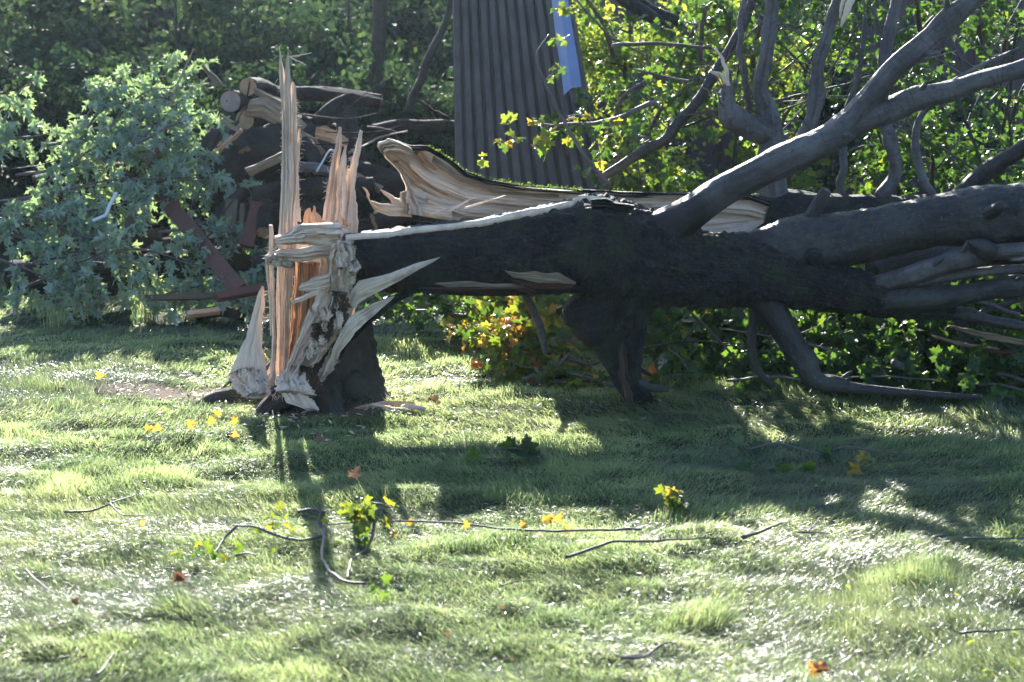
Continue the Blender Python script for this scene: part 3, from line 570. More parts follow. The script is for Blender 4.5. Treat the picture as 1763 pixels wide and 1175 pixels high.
def top_wood():
    mb = MB(); q = spline(np.c_[ptrunk, rtrunk], 260)[2:118]; p, r = q[:, :3], q[:, 3]; n = len(p); t, a, b = frames(p)
    cut = np.minimum(np.interp(np.linspace(2 / 260, 118 / 260, n), *CUTS), 1.0)
    m = 16; u = np.linspace(-1, 1, m)[None, :]; s_ = np.linspace(0, 1, n)[:, None]
    wv = (np.sqrt(np.maximum(1.09 - cut**2, 0.02)) * 1.0)[:, None] * (1 - .6 * np.clip((s_ - .8) / .2, 0, 1)) * (1 + .12 * noise(s_ * 30, u, s=5))
    ax = np.array([0, 0, 1.]); sd_ = norm(np.cross(t, ax)); sd_ = np.where(sd_[:, 1:2] < 0, sd_, -sd_)
    hgt = (cut * r)[:, None] + .007 + .006 * (noise(u * 9, s_ * 6, s=6) + .6 * noise(u * 25, s_ * 18, s=8)) + TILT * u * wv * r[:, None]
    V = p[:, None] + (u * wv * r[:, None])[..., None] * sd_[:, None] + hgt[..., None] * ax
    V2 = V - np.array([0, 0, .03])
    VV = np.concatenate([V, V2[:, ::-1]], 1); k = 2 * m; i, j = np.meshgrid(np.arange(n - 1), np.arange(k), indexing='ij'); j2 = (j + 1) % k
    Q = np.stack([i * k + j, i * k + j2, (i + 1) * k + j2, (i + 1) * k + j], -1).reshape(-1, 4)
    uv = np.stack(np.broadcast_arrays(np.concatenate([u, u + 2], 1) * .15, s_ * 1.3), -1)
    T = [(e * k, e * k + j, e * k + j + 1) for e in (0, n - 1) for j in range(1, k - 1)]
    mb.add(VV, T, Q, uv); mb.build('torn_wood_face', WOOD, T1)
    # loose fibres lifted off it
    g = rng(7)
    for k_, (x0, y0, x1, y1, w_) in enumerate([(770, 362, 820, 338, 5), (800, 357, 872, 336, 3), (740, 368, 790, 352, 4), (600, 392, 560, 380, 4)]):
        mb = MB(); shard(mb, [(x0, y0), ((x0 + x1) / 2, (y0 + y1) / 2 - 1), (x1, y1)], [(x0, y0 + w_), ((x0 + x1) / 2, (y0 + y1) / 2 + w_ * .7), (x1, y1 + .8)], 8.25, .006, seed=300 + k_, jag=.8)
        mb.build('loose_splinter', WOOD, T1)
top_wood()
# cracked slabs on the underside
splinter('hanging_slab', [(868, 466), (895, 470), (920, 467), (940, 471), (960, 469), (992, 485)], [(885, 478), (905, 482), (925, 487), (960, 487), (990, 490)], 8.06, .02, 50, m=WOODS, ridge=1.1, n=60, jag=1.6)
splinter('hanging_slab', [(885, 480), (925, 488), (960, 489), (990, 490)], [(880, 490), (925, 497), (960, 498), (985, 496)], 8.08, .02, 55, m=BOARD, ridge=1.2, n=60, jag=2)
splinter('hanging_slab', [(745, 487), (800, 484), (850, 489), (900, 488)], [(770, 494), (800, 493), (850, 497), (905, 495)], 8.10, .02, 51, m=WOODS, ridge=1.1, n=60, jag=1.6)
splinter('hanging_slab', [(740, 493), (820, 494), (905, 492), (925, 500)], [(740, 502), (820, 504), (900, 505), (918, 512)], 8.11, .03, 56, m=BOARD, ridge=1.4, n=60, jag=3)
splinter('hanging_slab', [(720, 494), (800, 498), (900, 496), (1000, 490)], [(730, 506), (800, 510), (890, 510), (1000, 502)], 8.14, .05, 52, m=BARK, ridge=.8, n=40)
# ragged bark lip where the tear ends
splinter('bark_lip', [(1015, 345), (1040, 342), (1070, 350), (1092, 352)], [(1015, 362), (1040, 362), (1068, 368), (1088, 362)], 8.02, .03, 53, m=BARK, ridge=1.6, jag=4, n=40)

# limbs of the front tree
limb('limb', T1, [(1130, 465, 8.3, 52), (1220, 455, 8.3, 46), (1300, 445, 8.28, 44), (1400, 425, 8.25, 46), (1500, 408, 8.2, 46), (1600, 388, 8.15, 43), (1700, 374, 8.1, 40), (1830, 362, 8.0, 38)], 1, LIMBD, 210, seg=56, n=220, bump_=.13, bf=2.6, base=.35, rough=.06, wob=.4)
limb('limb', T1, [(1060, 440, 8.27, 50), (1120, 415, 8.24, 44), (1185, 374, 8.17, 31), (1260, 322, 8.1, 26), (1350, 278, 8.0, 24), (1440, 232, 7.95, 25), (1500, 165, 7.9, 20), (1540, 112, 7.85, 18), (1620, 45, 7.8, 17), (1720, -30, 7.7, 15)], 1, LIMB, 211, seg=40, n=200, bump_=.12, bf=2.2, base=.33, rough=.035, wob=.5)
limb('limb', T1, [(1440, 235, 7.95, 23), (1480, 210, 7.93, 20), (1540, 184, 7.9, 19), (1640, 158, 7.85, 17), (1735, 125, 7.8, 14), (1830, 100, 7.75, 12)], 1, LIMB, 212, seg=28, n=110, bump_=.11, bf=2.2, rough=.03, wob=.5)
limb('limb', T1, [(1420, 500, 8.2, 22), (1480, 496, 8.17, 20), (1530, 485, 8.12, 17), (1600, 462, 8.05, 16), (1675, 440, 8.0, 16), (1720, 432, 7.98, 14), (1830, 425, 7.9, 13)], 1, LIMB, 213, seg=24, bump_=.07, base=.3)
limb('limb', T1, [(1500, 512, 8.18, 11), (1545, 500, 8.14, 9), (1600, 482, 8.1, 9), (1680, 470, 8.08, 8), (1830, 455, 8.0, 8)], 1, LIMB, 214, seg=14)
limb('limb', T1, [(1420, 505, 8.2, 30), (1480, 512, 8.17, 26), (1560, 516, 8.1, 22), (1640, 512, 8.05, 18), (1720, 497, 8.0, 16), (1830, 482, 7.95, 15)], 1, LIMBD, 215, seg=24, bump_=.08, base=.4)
limb('limb', T1, [(1500, 470, 8.5, 22), (1550, 450, 8.55, 20), (1650, 440, 8.6, 16), (1830, 445, 8.6, 14)], 1, LIMBD, 216, seg=18)
limb('limb', T1, [(1560, 535, 8.2, 14), (1660, 545, 8.15, 11), (1740, 560, 8.1, 9), (1830, 575, 8.1, 8)], 1, LIMBD, 217, seg=14)
# props under the trunk
limb('limb', T1, [(1055, 460, 8.35, 64), (1056, 525, 8.35, 42), (1048, 575, 8.34, 33), (1062, 622, 8.32, 23), (1085, 662, 8.28, 19), (1115, 695, 8.2, 12)], 1, BARK, 218, seg=60, n=130, bump_=.20, bf=4.5, rough=.13)
limb('limb', T1, [(1095, 490, 8.3, 20), (1098, 560, 8.3, 17), (1085, 620, 8.28, 14), (1092, 668, 8.26, 12)], 1, BARK, 225, seg=30, n=60, bump_=.22, rough=.06)
limb('limb', T1, [(1075, 640, 8.3, 10), (1110, 665, 8.25, 8), (1150, 672, 8.2, 4)], 1, LIMBD, 226, seg=14, n=20, bump_=.2)
splinter('torn_strip', [(1068, 590), (1064, 640), (1075, 690)], [(1078, 595), (1080, 650), (1092, 692)], 8.14, .02, 54, m=BOARD2, ridge=1.2, n=30, jag=2)
limb('burl', T1, [(1050, 540, 8.3, 24), (1015, 538, 8.28, 30), (988, 540, 8.26, 27), (972, 546, 8.25, 14)], 1, BARK, 219, seg=30, n=40, bump_=.22, rough=.05)
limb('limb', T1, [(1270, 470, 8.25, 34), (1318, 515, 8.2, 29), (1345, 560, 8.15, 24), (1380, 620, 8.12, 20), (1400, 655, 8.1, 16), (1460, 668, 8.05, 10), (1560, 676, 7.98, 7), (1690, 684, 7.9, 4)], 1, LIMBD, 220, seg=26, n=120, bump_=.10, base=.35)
limb('limb', T1, [(1303, 470, 8.3, 13), (1300, 510, 8.3, 10), (1296, 570, 8.3, 8), (1300, 630, 8.3, 7), (1330, 665, 8.3, 6)], 1, LIMBD, 221, seg=12)
limb('limb', T1, [(896, 495, 8.6, 6), (915, 530, 8.6, 7), (932, 570, 8.6, 7), (940, 610, 8.6, 4)], 1, LIMB, 222, seg=12)
limb('burl', T1, [(1395, 455, 8.1, 6), (1400, 444, 8.09, 10), (1412, 450, 8.1, 8)], 1, BARK, 223, seg=14, n=12)
limb('knot', T1, [(1684, 442, 7.96, 12), (1694, 428, 7.96, 15), (1700, 418, 7.98, 8)], 1, LIMBD, 224, seg=14, n=12)

def chips():
    g = rng(61); mb = MB(); c = G(560, 705)
    for k in range(620):
        a = g.uniform(0, 2 * np.pi); d = .28 + abs(g.normal(0, .5)); p = c + np.array([math.cos(a) * d * 1.2, math.sin(a) * d * .8 + .1, 0]); p[2] = height(p[0], p[1]) + g.uniform(.005, .035)
        u = norm(g.normal(size=3) * [1, 1, .3]); v = norm(np.cross(u, g.normal(size=3) * .3 + [0, 0, 1])); l = g.uniform(.004, .022); w_ = l * g.uniform(.15, .5); h = np.cross(u, v) * .0015
        q = np.array([p - u * l, p - v * w_, p + u * l, p + v * w_]); mb.add(np.r_[q + h, q - h], None, [(0, 1, 2, 3), (7, 6, 5, 4), (0, 4, 5, 1), (1, 5, 6, 2), (2, 6, 7, 3), (3, 7, 4, 0)], np.r_[q, q][:, :2])
    tag(mb.build('wood_debris', WOOD), 'pale crumbs of torn wood sprinkled round the stump', 'wood debris', kind='stuff')
chips()

# ------------------------------------------------------------------ the split half lying behind
T2 = thing('split_tree', 'split half of a trunk lying behind, pale hollow inside, with upright limbs', 'fallen trunk', (P(1000, 420, 9.1)[0], 9.1, 0))
def piece(name, L, Rr, Y, th, seed, wm, parent, label=None, **k):
    mb = MB(); shard(mb, L, Rr, Y, th, seed=seed, **k); o = mb.build(name, wm, parent)
    if label: o['label'] = label
    return o
TOPE = [(1325, 350), (1290, 338), (1200, 336), (1100, 335), (1000, 330), (900, 322), (840, 312), (800, 298), (770, 275), (735, 254), (705, 254), (685, 246), (660, 252)]
BOTE = [(1315, 384), (1290, 400), (1200, 410), (1100, 415), (1000, 405), (900, 395), (840, 390), (790, 380), (740, 370), (700, 352), (700, 325), (690, 300), (664, 272)]
piece('hollow_wood', TOPE, BOTE, (8.95, 8.95, 8.85, 8.75), (.05, .10, .12), 60, WOOD, T2, bulge=-1.0, ridge=.22, n=150, m=44, jag=1.5)
BK = [(a, b - 4) for a, b in TOPE]; BK2 = [(a, b + 6) for a, b in TOPE]
piece('bark_rim', BK, BK2, (8.95, 8.95, 8.86, 8.76), .05, 61, BARKR, T2, ridge=1.0, n=110, jag=1.6)
piece('torn_end', [(652, 262), (650, 248), (668, 238), (690, 245), (712, 256)], [(662, 268), (672, 262), (690, 262), (702, 266), (716, 268)], 8.70, .03, 62, WOODG, T2, ridge=1.4, jag=2.5, n=40)
piece('torn_end', [(632, 325), (640, 345), (660, 352), (700, 352)], [(626, 322), (645, 362), (672, 372), (710, 375)], 8.74, .025, 63, WOODG, T2, ridge=1.2, jag=2.5, n=40)
piece('torn_end', [(655, 325), (680, 340), (720, 350), (780, 356)], [(655, 327), (675, 352), (720, 372), (780, 380)], 8.78, .03, 64, WOOD, T2, ridge=.8, jag=1.5, n=40)
piece('torn_end', [(690, 330), (688, 345), (692, 365)], [(712, 325), (718, 345), (730, 372)], 8.74, .03, 65, WOOD, T2, ridge=1.0, jag=3, n=30)
limb('trunk', T2, [(1225, 385, 9.12, 36), (1300, 378, 9.1, 38), (1380, 374, 9.1, 36), (1480, 376, 9.1, 36), (1600, 382, 9.05, 36), (1830, 390, 9.0, 34)], 1, BARKR, 230, seg=44, n=120, bump_=.10, bf=5)
for k, (L_, R_) in enumerate([([(700, 272), (740, 300), (800, 330), (900, 345), (1000, 350)], [(706, 290), (745, 320), (800, 345), (900, 355), (1000, 356)]), ([(672, 280), (700, 310), (722, 335), (760, 350)], [(690, 276), (718, 300), (745, 325), (790, 345)]),
                              ([(745, 268), (790, 300), (850, 322), (960, 335)], [(742, 280), (790, 313), (850, 333), (960, 341)]), ([(735, 340), (800, 362), (880, 370), (960, 372)], [(735, 350), (800, 372), (880, 378), (960, 377)]),
                              ([(712, 262), (728, 285), (760, 310)], [(724, 260), (745, 282), (775, 305)]), ([(1120, 350), (1200, 346), (1290, 352), (1318, 360)], [(1120, 362), (1200, 362), (1290, 370), (1312, 378)])]):
    piece('torn_step', L_, R_, (8.765, 8.84, 8.90) if k != 5 else 8.94, .016, 640 + k, [WOOD, WOODO, WOODS][k % 3] if k != 5 else WOOD, T2, n=70, ridge=1.0, jag=1.2)
# moss on the rim
def sticks(name, label, group, n, x0, x1, y0, y1, Yf, seed, l=(.25, .8), r=(.004, .014), cat='stick', ms=None, flat=.35):
    g = rng(seed)
    for k in range(n):
        px, py = g.uniform(x0, x1), g.uniform(y0, y1); c = P(px, py, Yf(py) + g.uniform(-.15, .15)); c[2] = max(c[2], .03)
        d = norm(g.normal(size=3) * [1, .5, flat]); L = g.uniform(*l) / 2; R_ = g.uniform(*r); a, b = c - d * L, c + d * L; a[2] = max(a[2], .02); b[2] = max(b[2], .02)
        mb = MB(); m1 = c + rdir(g, 1)[0] * L * .15; tube(mb, [a, m1, b], [R_, R_ * .85, R_ * .5], seg=8, n=16, bump=.12, wob=.8, seed=int(g.integers(99)))
        if k % 2: tube(mb, [m1, m1 + norm(d + rdir(g, 1)[0]) * L * .7], [R_ * .6, R_ * .25], seg=6, n=8, wob=.8, seed=3)
        tag(mb.build(name, (ms or [TWIG, LIMBD, LIMB])[k % 3]), label, cat, group)
def moss():
    g = rng(5); l = poly_at(TOPE[4:10], 500); mb = MB(); n = 420
    i = g.integers(0, 500, n); pp = np.array([P(l[k][0], l[k][1] - 3, 8.84) for k in i]) + g.normal(0, .006, (n, 3))
    leaves(mb, pp, rdir(g, n) + [0, 0, .6], rdir(g, n), g.uniform(.006, .014, n), SIMPLE, seed=6, tint=g.uniform(.35, .62, n)); mb.build('moss', LEAF_M, T2)
moss()
def tint_crown(LP, g):
    h = .30 + .22 * noise(LP[:, 0] * 1.6, LP[:, 2] * 1.9, s=7) + g.normal(0, .17, len(LP)) + .20 * np.clip((1.3 - LP[:, 0]) / 1.2, 0, 1) - .08
    return np.clip(h, 0, 1)
def crown_limb(l, m, seed, leafy=(), seg=18, parent=None, name='branch', r0=.012, **k):
    o, p, r = limb(name, parent or T2, l, .86 if m is LIMB else 1, m, seed, seg=seg, wob=.7, bump_=.09, rough=.02 if m is not TWIG else 0, n=None if m is TWIG else 90)
    if m is not TWIG and len(l) > 4:      # bare side twigs
        g = rng(seed + 5); mb = MB(); q = spline(np.c_[p, r], 60)
        for k_ in range(9):
            i = g.integers(12, 58); d = norm(g.normal(size=3) * [1, .7, .3] + [0, 0, .7]); L = g.uniform(.12, .45); a0 = q[i, :3]
            m1 = a0 + d * L * .5 + rdir(g, 1)[0] * L * .12; e = a0 + d * L + rdir(g, 1)[0] * L * .3
            tube(mb, [a0, m1, e], [.005, .0035, .0015], seg=5, n=9, caps=False, wob=1.5, seed=int(g.integers(99)))
            tube(mb, [m1, m1 + rdir(g, 1)[0] * L * .3 + [0, 0, L * .15]], [.003, .0012], seg=4, n=5, caps=False)
        mb.build('twig', TWIG, o)
    if leafy:
        g = rng(seed); st, lv = MB(), MB()
        for path in leafy: twigs(st, lv, pts(path), r0, g, tintf=tint_crown, **k)
        st.build('twig', TWIG, o); lv.build('foliage', LEAF_M, o)
    return o
KW = dict(lsz=(.03, .062), step=.07, tl=(.2, .45), lstep=.035)
crown_limb([(1338, 365, 9.1, 34), (1326, 280, 9.1, 25), (1324, 200, 9.1, 19), (1309, 150, 9.12, 16), (1322, 90, 9.12, 14), (1332, 30, 9.15, 13), (1332, -40, 9.15, 12)], LIMB, 240, [[(1322, 60, 9.2), (1380, 20, 9.6), (1430, -20, 9.9)], [(1320, 150, 9.3), (1240, 110, 10.0), (1170, 80, 10.4)]], parent=T2, **KW)
crown_limb([(1318, 232, 9.1, 22), (1290, 222, 9.05, 24), (1262, 205, 9.02, 22), (1250, 180, 9.0, 15), (1252, 145, 9.0, 8), (1255, 120, 9.0, 4)], LIMB, 241)
crown_limb([(1365, 255, 9.2, 19), (1398, 195, 9.2, 14), (1406, 110, 9.2, 13), (1432, 50, 9.2, 11), (1455, -20, 9.2, 12)], LIMB, 242, [[(1420, 100, 9.3), (1480, 60, 9.8), (1540, 40, 10.2)]], **KW)
crown_limb([(1515, 345, 9.1, 16), (1542, 298, 9.1, 13), (1528, 240, 9.1, 12), (1517, 190, 9.15, 11), (1526, 110, 9.15, 12), (1535, 40, 9.2, 11), (1540, -30, 9.2, 10)], LIMB, 243, [[(1530, 150, 9.2), (1600, 90, 9.6), (1680, 60, 10.)], [(1520, 230, 9.3), (1590, 240, 9.9), (1650, 260, 10.3)]], **KW)
crown_limb([(1449, 345, 9.15, 9), (1450, 290, 9.15, 8), (1455, 200, 9.2, 7), (1480, 120, 9.2, 5), (1490, 30, 9.2, 4)], LIMB, 244, seg=12)
crown_limb([(1605, 340, 9.1, 10), (1585, 290, 9.1, 9), (1575, 240, 9.1, 8), (1590, 190, 9.15, 6), (1640, 140, 9.2, 5), (1760, 80, 9.2, 4)], LIMB, 245, [[(1590, 190, 9.2), (1640, 140, 9.3), (1760, 85, 9.4)]], seg=12, **KW)
crown_limb([(1650, 345, 8.9, 17), (1700, 300, 8.8, 15), (1763, 255, 8.7, 13), (1830, 210, 8.6, 11)], LIMBD, 246, [[(1700, 300, 9.1), (1760, 240, 9.5), (1830, 200, 9.8)]], **KW)
crown_limb([(1040, 310, 9.3, 7), (1110, 262, 9.3, 9), (1165, 215, 9.3, 9), (1215, 150, 9.3, 9), (1255, 90, 9.35, 8), (1290, 10, 9.4, 7), (1300, -30, 9.4, 6)], LIMBD, 247, [[(1060, 290, 9.4), (1110, 262, 9.5), (1200, 170, 9.8)], [(1100, 270, 9.4), (1150, 290, 9.6), (1230, 300, 9.8)]], seg=14, **KW)
crown_limb([(1185, 140, 9.5, 3), (1130, 130, 9.5, 3), (1090, 118, 9.5, 2)], LIMB, 248, seg=8)
crown_limb([(1290, 200, 9.2, 6), (1282, 130, 9.2, 7), (1275, 60, 9.25, 6), (1285, -30, 9.3, 6)], LIMB, 249, seg=10)
# slender leafy shoots reaching over the metal sheet
crown_limb([(1050, 320, 8.9, 4), (1020, 285, 8.9, 3.5), (985, 235, 8.9, 3), (960, 190, 8.9, 3), (938, 140, 8.9, 2.4), (924, 95, 8.9, 2), (945, 60, 8.9, 1.5)], TWIG, 250,
           [[(938, 140, 8.9), (924, 95, 8.9), (945, 60, 8.9)], [(945, 70, 8.9), (975, 90, 8.9), (1000, 80, 8.9)]], seg=8, lsz=(.03, .05), step=.14, tl=(.08, .16), r0=.003, up=0)
crown_limb([(1130, 175, 9.2, 5), (1060, 205, 9.1, 4), (990, 215, 9.0, 3), (930, 215, 9.0, 2)], TWIG, 251,
           [[(1080, 195, 9.1), (990, 215, 9.0), (940, 235, 8.95), (880, 250, 8.9), (840, 265, 8.9)], [(990, 215, 9.0), (930, 208, 9.0), (880, 205, 9.)], [(1110, 190, 9.1), (1030, 250, 9.1)]], seg=8, lsz=(.04, .065), step=.06, tl=(.08, .17), r0=.004, up=0, lean=(0, 0, -.25))
# the leafy mass of the crown behind the limbs
def crown_mass():
    g = rng(400); anchors = [(x, y) for x, y in zip(g.uniform(1180, 1850, 10), g.uniform(-110, -30, 10))]
    for k in range(36):
        x = g.uniform(1010, 1840); y = g.uniform(-10, 330); anchors.append((x, y))
    for k, (x, y) in enumerate(anchors):
        Y0 = 9.7 + g.uniform(0, 1.7); dx = g.uniform(-90, 90); dy = g.uniform(-80, 20)
        l = [(x + dx * .6, min(y + 90, 370), Y0 + .2, 5), (x + dx * .3, y + 30, Y0, 4), (x, y, Y0 - .1, 3), (x - dx * .5, y + dy * .6, Y0 - .1, 2)]
        crown_limb(l, TWIG, 420 + k, [[q[:3] for q in l]], seg=8, name='leafy_branch', r0=.006, lsz=(.03, .062), step=.042, tl=(.15, .36), lstep=.04)
crown_mass()

# splintered tips of the torn limbs
for k, (L, Rr, Y) in enumerate([([(1228, 84), (1240, 100), (1248, 130), (1250, 148)], [(1232, 82), (1246, 100), (1254, 125), (1257, 148)], 8.98), ([(1222, 125), (1236, 132), (1250, 148)], [(1223, 121), (1240, 124), (1254, 140)], 8.98),
                                ([(1470, -20), (1456, 5), (1446, 45)], [(1480, -20), (1466, 15), (1449, 48)], 9.1), ([(1455, -25), (1448, 0), (1444, 30)], [(1466, -25), (1456, 0), (1447, 32)], 9.12)]):
    piece('splintered_tip', L, Rr, Y, .01, 500 + k, WOOD, T2, n=20, jag=1)

# ------------------------------------------------------------------ leafy brush lying under and beside the trunk
def leafy_branch(label, paths, seed, m=LEAF_M, tintf=tint_crown, name='leafy_branch', cat='branch', stem_r=.012, group=None, bm=TWIG, **k):
    g = rng(seed); p0 = pts(paths[0]); base = np.array([p0[0][0], p0[0][1], max(0, p0[0][2])])
    t = thing(name, label, cat, base, group); st, lv = MB(), MB()
    for q in paths:
        pp = pts(q); pp[:, 2] = np.maximum(pp[:, 2], .02); tube(st, pp, np.linspace(stem_r, .003, len(pp)), seg=8, bump=.05, seed=seed)
        twigs(st, lv, pp, stem_r * .5, g, tintf=tintf, **k)
    st.build('stem', bm, t); lv.build('foliage', m, t); return t
KB = dict(lsz=(.04, .085), step=.032, tl=(.12, .34), lstep=.04)
def tint_warm(LP, g): return np.clip(.66 + g.normal(0, .2, len(LP)), 0, 1)
def tint_cool(LP, g): return np.clip(.2 + g.normal(0, .15, len(LP)), 0, .8)
leafy_branch('yellow and orange leaved branch spilling onto the grass under the trunk', [[(990, 640, 8.9), (930, 620, 8.9), (880, 600, 8.95), (840, 560, 9.2)], [(980, 600, 9.0), (920, 570, 9.2), (860, 540, 9.4)]], 600, tintf=tint_warm, **KB)
leafy_branch('yellow green brush between the trunk and the hanging slab', [[(960, 600, 9.4), (900, 560, 9.5), (860, 520, 9.7)], [(980, 560, 9.4), (950, 520, 9.6), (900, 500, 9.8)]], 601, **KB)
leafy_branch('low sprig of yellow leaves at the foot of the dark propping limb', [[(1060, 665, 8.6), (1010, 650, 8.6), (970, 640, 8.7)], [(1050, 680, 8.5), (1010, 672, 8.5)]], 602, tintf=tint_warm, lsz=(.035, .07), step=.06, tl=(.06, .16))
leafy_branch('green and yellow leaves right behind the dark propping limb', [[(1230, 640, 9.1), (1170, 590, 9.2), (1120, 540, 9.3)], [(1260, 600, 9.2), (1200, 560, 9.4), (1150, 530, 9.4)]], 603, **KB)
leafy_branch('fresh green and gold leaves sprawling on the lit grass under the trunk', [[(1050, 655, 8.7), (980, 640, 8.75), (900, 630, 8.8), (845, 600, 8.95)], [(1000, 625, 8.85), (930, 600, 8.9), (870, 575, 9.0)], [(1060, 672, 8.55), (1000, 665, 8.6), (950, 655, 8.65)]], 604, tintf=lambda L_, g: np.clip(.6 + g.normal(0, .22, len(L_)), 0, 1), lsz=(.035, .08), step=.03, tl=(.08, .22), lstep=.035)
leafy_branch('bright sprig rising before the dark knob under the trunk', [[(1000, 600, 8.6), (975, 580, 8.6), (968, 562, 8.6)], [(960, 630, 8.7), (990, 600, 8.7)]], 605, lsz=(.03, .055), step=.05, tl=(.05, .1))
ub = [(1150, 1310, 9.0, 'low green brush just behind the thin hanging limb'), (1280, 1450, 8.9, 'dark green brush behind the bent propping limb'), (1400, 1560, 8.8, 'dark leafy brush below the fork of the trunk'),
      (1520, 1680, 8.8, 'broad leaved green brush under the spread limbs'), (1640, 1800, 8.7, 'green brush at the edge of the picture under the limbs')]
for k, (x0, x1, Y, lab) in enumerate(ub):
    ps = []
    g = rng(620 + k)
    for q in range(9):
        ya = 682 - q * 20; d = .11 * q - .4
        ps.append([(x1, ya + 12, Y + d), ((x0 + x1) / 2, ya + g.uniform(-20, 10), Y + d + .1), (x0, ya + g.uniform(-20, 20), Y + d)])
    leafy_branch(lab, ps, 630 + k, tintf=tint_cool if k else tint_crown, **KB)

for q_, (lab, ps_) in enumerate([('grey green branch on the ground beyond the gap under the trunk', [[(800, 545, 10.2), (730, 535, 10.2), (660, 540, 10.3)], [(800, 530, 10.5), (720, 525, 10.6)]]), ('yellow green branch heaped beyond the hanging slab', [[(1000, 560, 9.7), (900, 540, 9.7), (830, 545, 9.7)], [(1000, 540, 9.9), (880, 525, 9.9), (800, 530, 10.0)]]), ('leafy branch low beside the slim hanging stick', [[(1010, 630, 9.0), (920, 600, 9.1), (840, 600, 9.2)], [(990, 585, 9.1), (900, 555, 9.2), (850, 575, 9.3)]])]): leafy_branch(lab, ps_, 680 + q_, tintf=[tint_cool, tint_crown, tint_warm][q_], **KB)
for k, (x0, x1, lab) in enumerate([(800, 1000, 'dim leafy branch deep behind the hanging slab'), (950, 1200, 'dim leafy branch deep behind the dark propping limb'), (1150, 1450, 'dim leafy branch deep behind the hanging limbs'),
                                   (1400, 1650, 'dim leafy branch deep behind the fork'), (1600, 1850, 'dim leafy branch deep behind the spread limbs')]):
    leafy_branch(lab, [[(x1, 540 + q * 22, 10.3 - q * .15), ((x0 + x1) / 2, 520 + q * 24, 10.3 - q * .15), (x0, 535 + q * 22, 10.4 - q * .15)] for q in range(4)], 660 + k, tintf=tint_cool if k > 1 else tint_crown, lsz=(.06, .10), step=.04, tl=(.15, .38), lstep=.05)

# ------------------------------------------------------------------ corrugated metal, flashing, shed
def corrugated():
    t = thing('metal_sheet', 'tall brown ribbed metal sheet leaning upright behind the split trunk', 'metal sheet', tuple(P(890, 420, 11.0) * [1, 1, 0]))
    ny, per = 40, 12; nr = 13; m = nr * per + 1; u = np.linspace(0, 1, m); vs = np.linspace(0, 1, ny)
    V = np.zeros((ny, m, 3)); 
    for i, v in enumerate(vs):
        py = 470 - v * 560; Y = 10.9 + v * 1.5
        xl = 786 - 9 * v; xr = np.interp(py, [-90, 0, 150, 300, 470], [952, 985, 1012, 1045, 1090])
        ph = (u * nr) % 1.0; prof = np.clip(np.minimum(ph, 1 - ph) * 10 - .8, 0, 1)      # flat ribs, narrow grooves
        for j in range(m):
            V[i, j] = P(xl + (xr - xl) * u[j]**1.04, py, Y + .35 * max(0, u[j] - .6)**1.5) + np.array([0, -.04 * prof[j] + .03 + .02 * noise(u[j] * 3, v * 3, s=12), 0])
    mb = MB()
    i, j = np.meshgrid(np.arange(ny - 1), np.arange(m - 1), indexing='ij'); Q = np.stack([i * m + j, i * m + j + 1, (i + 1) * m + j + 1, (i + 1) * m + j], -1).reshape(-1, 4)
    V2 = V + np.array([0, .004, 0]); k = ny * m
    mb.add(np.r_[V.reshape(-1, 3), V2.reshape(-1, 3)], None, np.r_[Q, Q[:, ::-1] + k]); o = mb.build('ribbed_panel', METAL, t, smooth=False)
    mb = MB(); L = [(950, -60), (955, 0), (962, 60), (970, 110), (975, 152)]; Rr = [(972, -60), (978, 0), (987, 60), (996, 110), (1001, 150)]
    L = [(a + 9, b) for a, b in L]
    A = np.array([P(*q, 11.5 - .4 * i / 4) for i, q in enumerate(L)]); B = np.array([P(*q, 11.55 - .4 * i / 4) for i, q in enumerate(Rr)]); Cc = np.array([P(q[0] - 13, q[1] + 12 + 0, 11.62 - .4 * i / 4) for i, q in enumerate(L)])
    n = 5; VV = np.concatenate([Cc, A, B, B + [0, .02, 0], A + [0, .02, 0], Cc + [0, .02, 0]]); Q = []
    for s_ in range(6):
        for i in range(n - 1): a = s_ * n + i; b = ((s_ + 1) % 6) * n + i; Q.append((a, b, b + 1, a + 1))
    Q.append((0, 5 * n, 4 * n, n)); Q.append((n, 4 * n, 3 * n, 2 * n)); e = n - 1
    Q.append((e, n + e, 4 * n + e, 5 * n + e)); Q.append((n + e, 2 * n + e, 3 * n + e, 4 * n + e))
    mb.add(VV, None, Q); mb.build('flashing_strip', FLASH, t, smooth=False)
corrugated()
def shed():
    x0 = P(1020, 200, 16.5)[0]; x1 = 9.0; y0, y1, h = 16.5, 20.0, 2.75
    t = thing('shed', 'maroon brown shed with vertical siding glimpsed through the fallen crown', 'shed', ((x0 + x1) / 2, (y0 + y1) / 2, 0))
    mb = MB(); xs = np.arange(x0, x1, .02); ph = ((xs - x0) / .3) % 1; yy = y0 - np.where(ph > .12, .02, 0)
    n = len(xs); V = np.r_[np.c_[xs, yy, np.full(n, -.1)], np.c_[xs, yy, np.full(n, h)]]; Q = [(i, i + 1, n + i + 1, n + i) for i in range(n - 1)]
    mb.add(V, None, Q)
    B = np.array([(x0, y0, -.1), (x0, y1, -.1), (x1, y1, -.1), (x1, y0, -.1), (x0, y0, h), (x0, y1, h), (x1, y1, h), (x1, y0, h)]); mb.add(B, None, [(0, 4, 5, 1), (1, 5, 6, 2), (2, 6, 7, 3)])
    mb.build('wall', SIDING, t, smooth=False)
    mb = MB(); box(mb, ((x0 + x1) / 2, (y0 + y1) / 2, h + .07), (x1 - x0) / 2 + .25, (y1 - y0) / 2 + .25, .06, (1, 0, 0), (0, 1, 0), (0, 0, 1)); mb.build('roof', ROOFM, t, smooth=False)
shed()

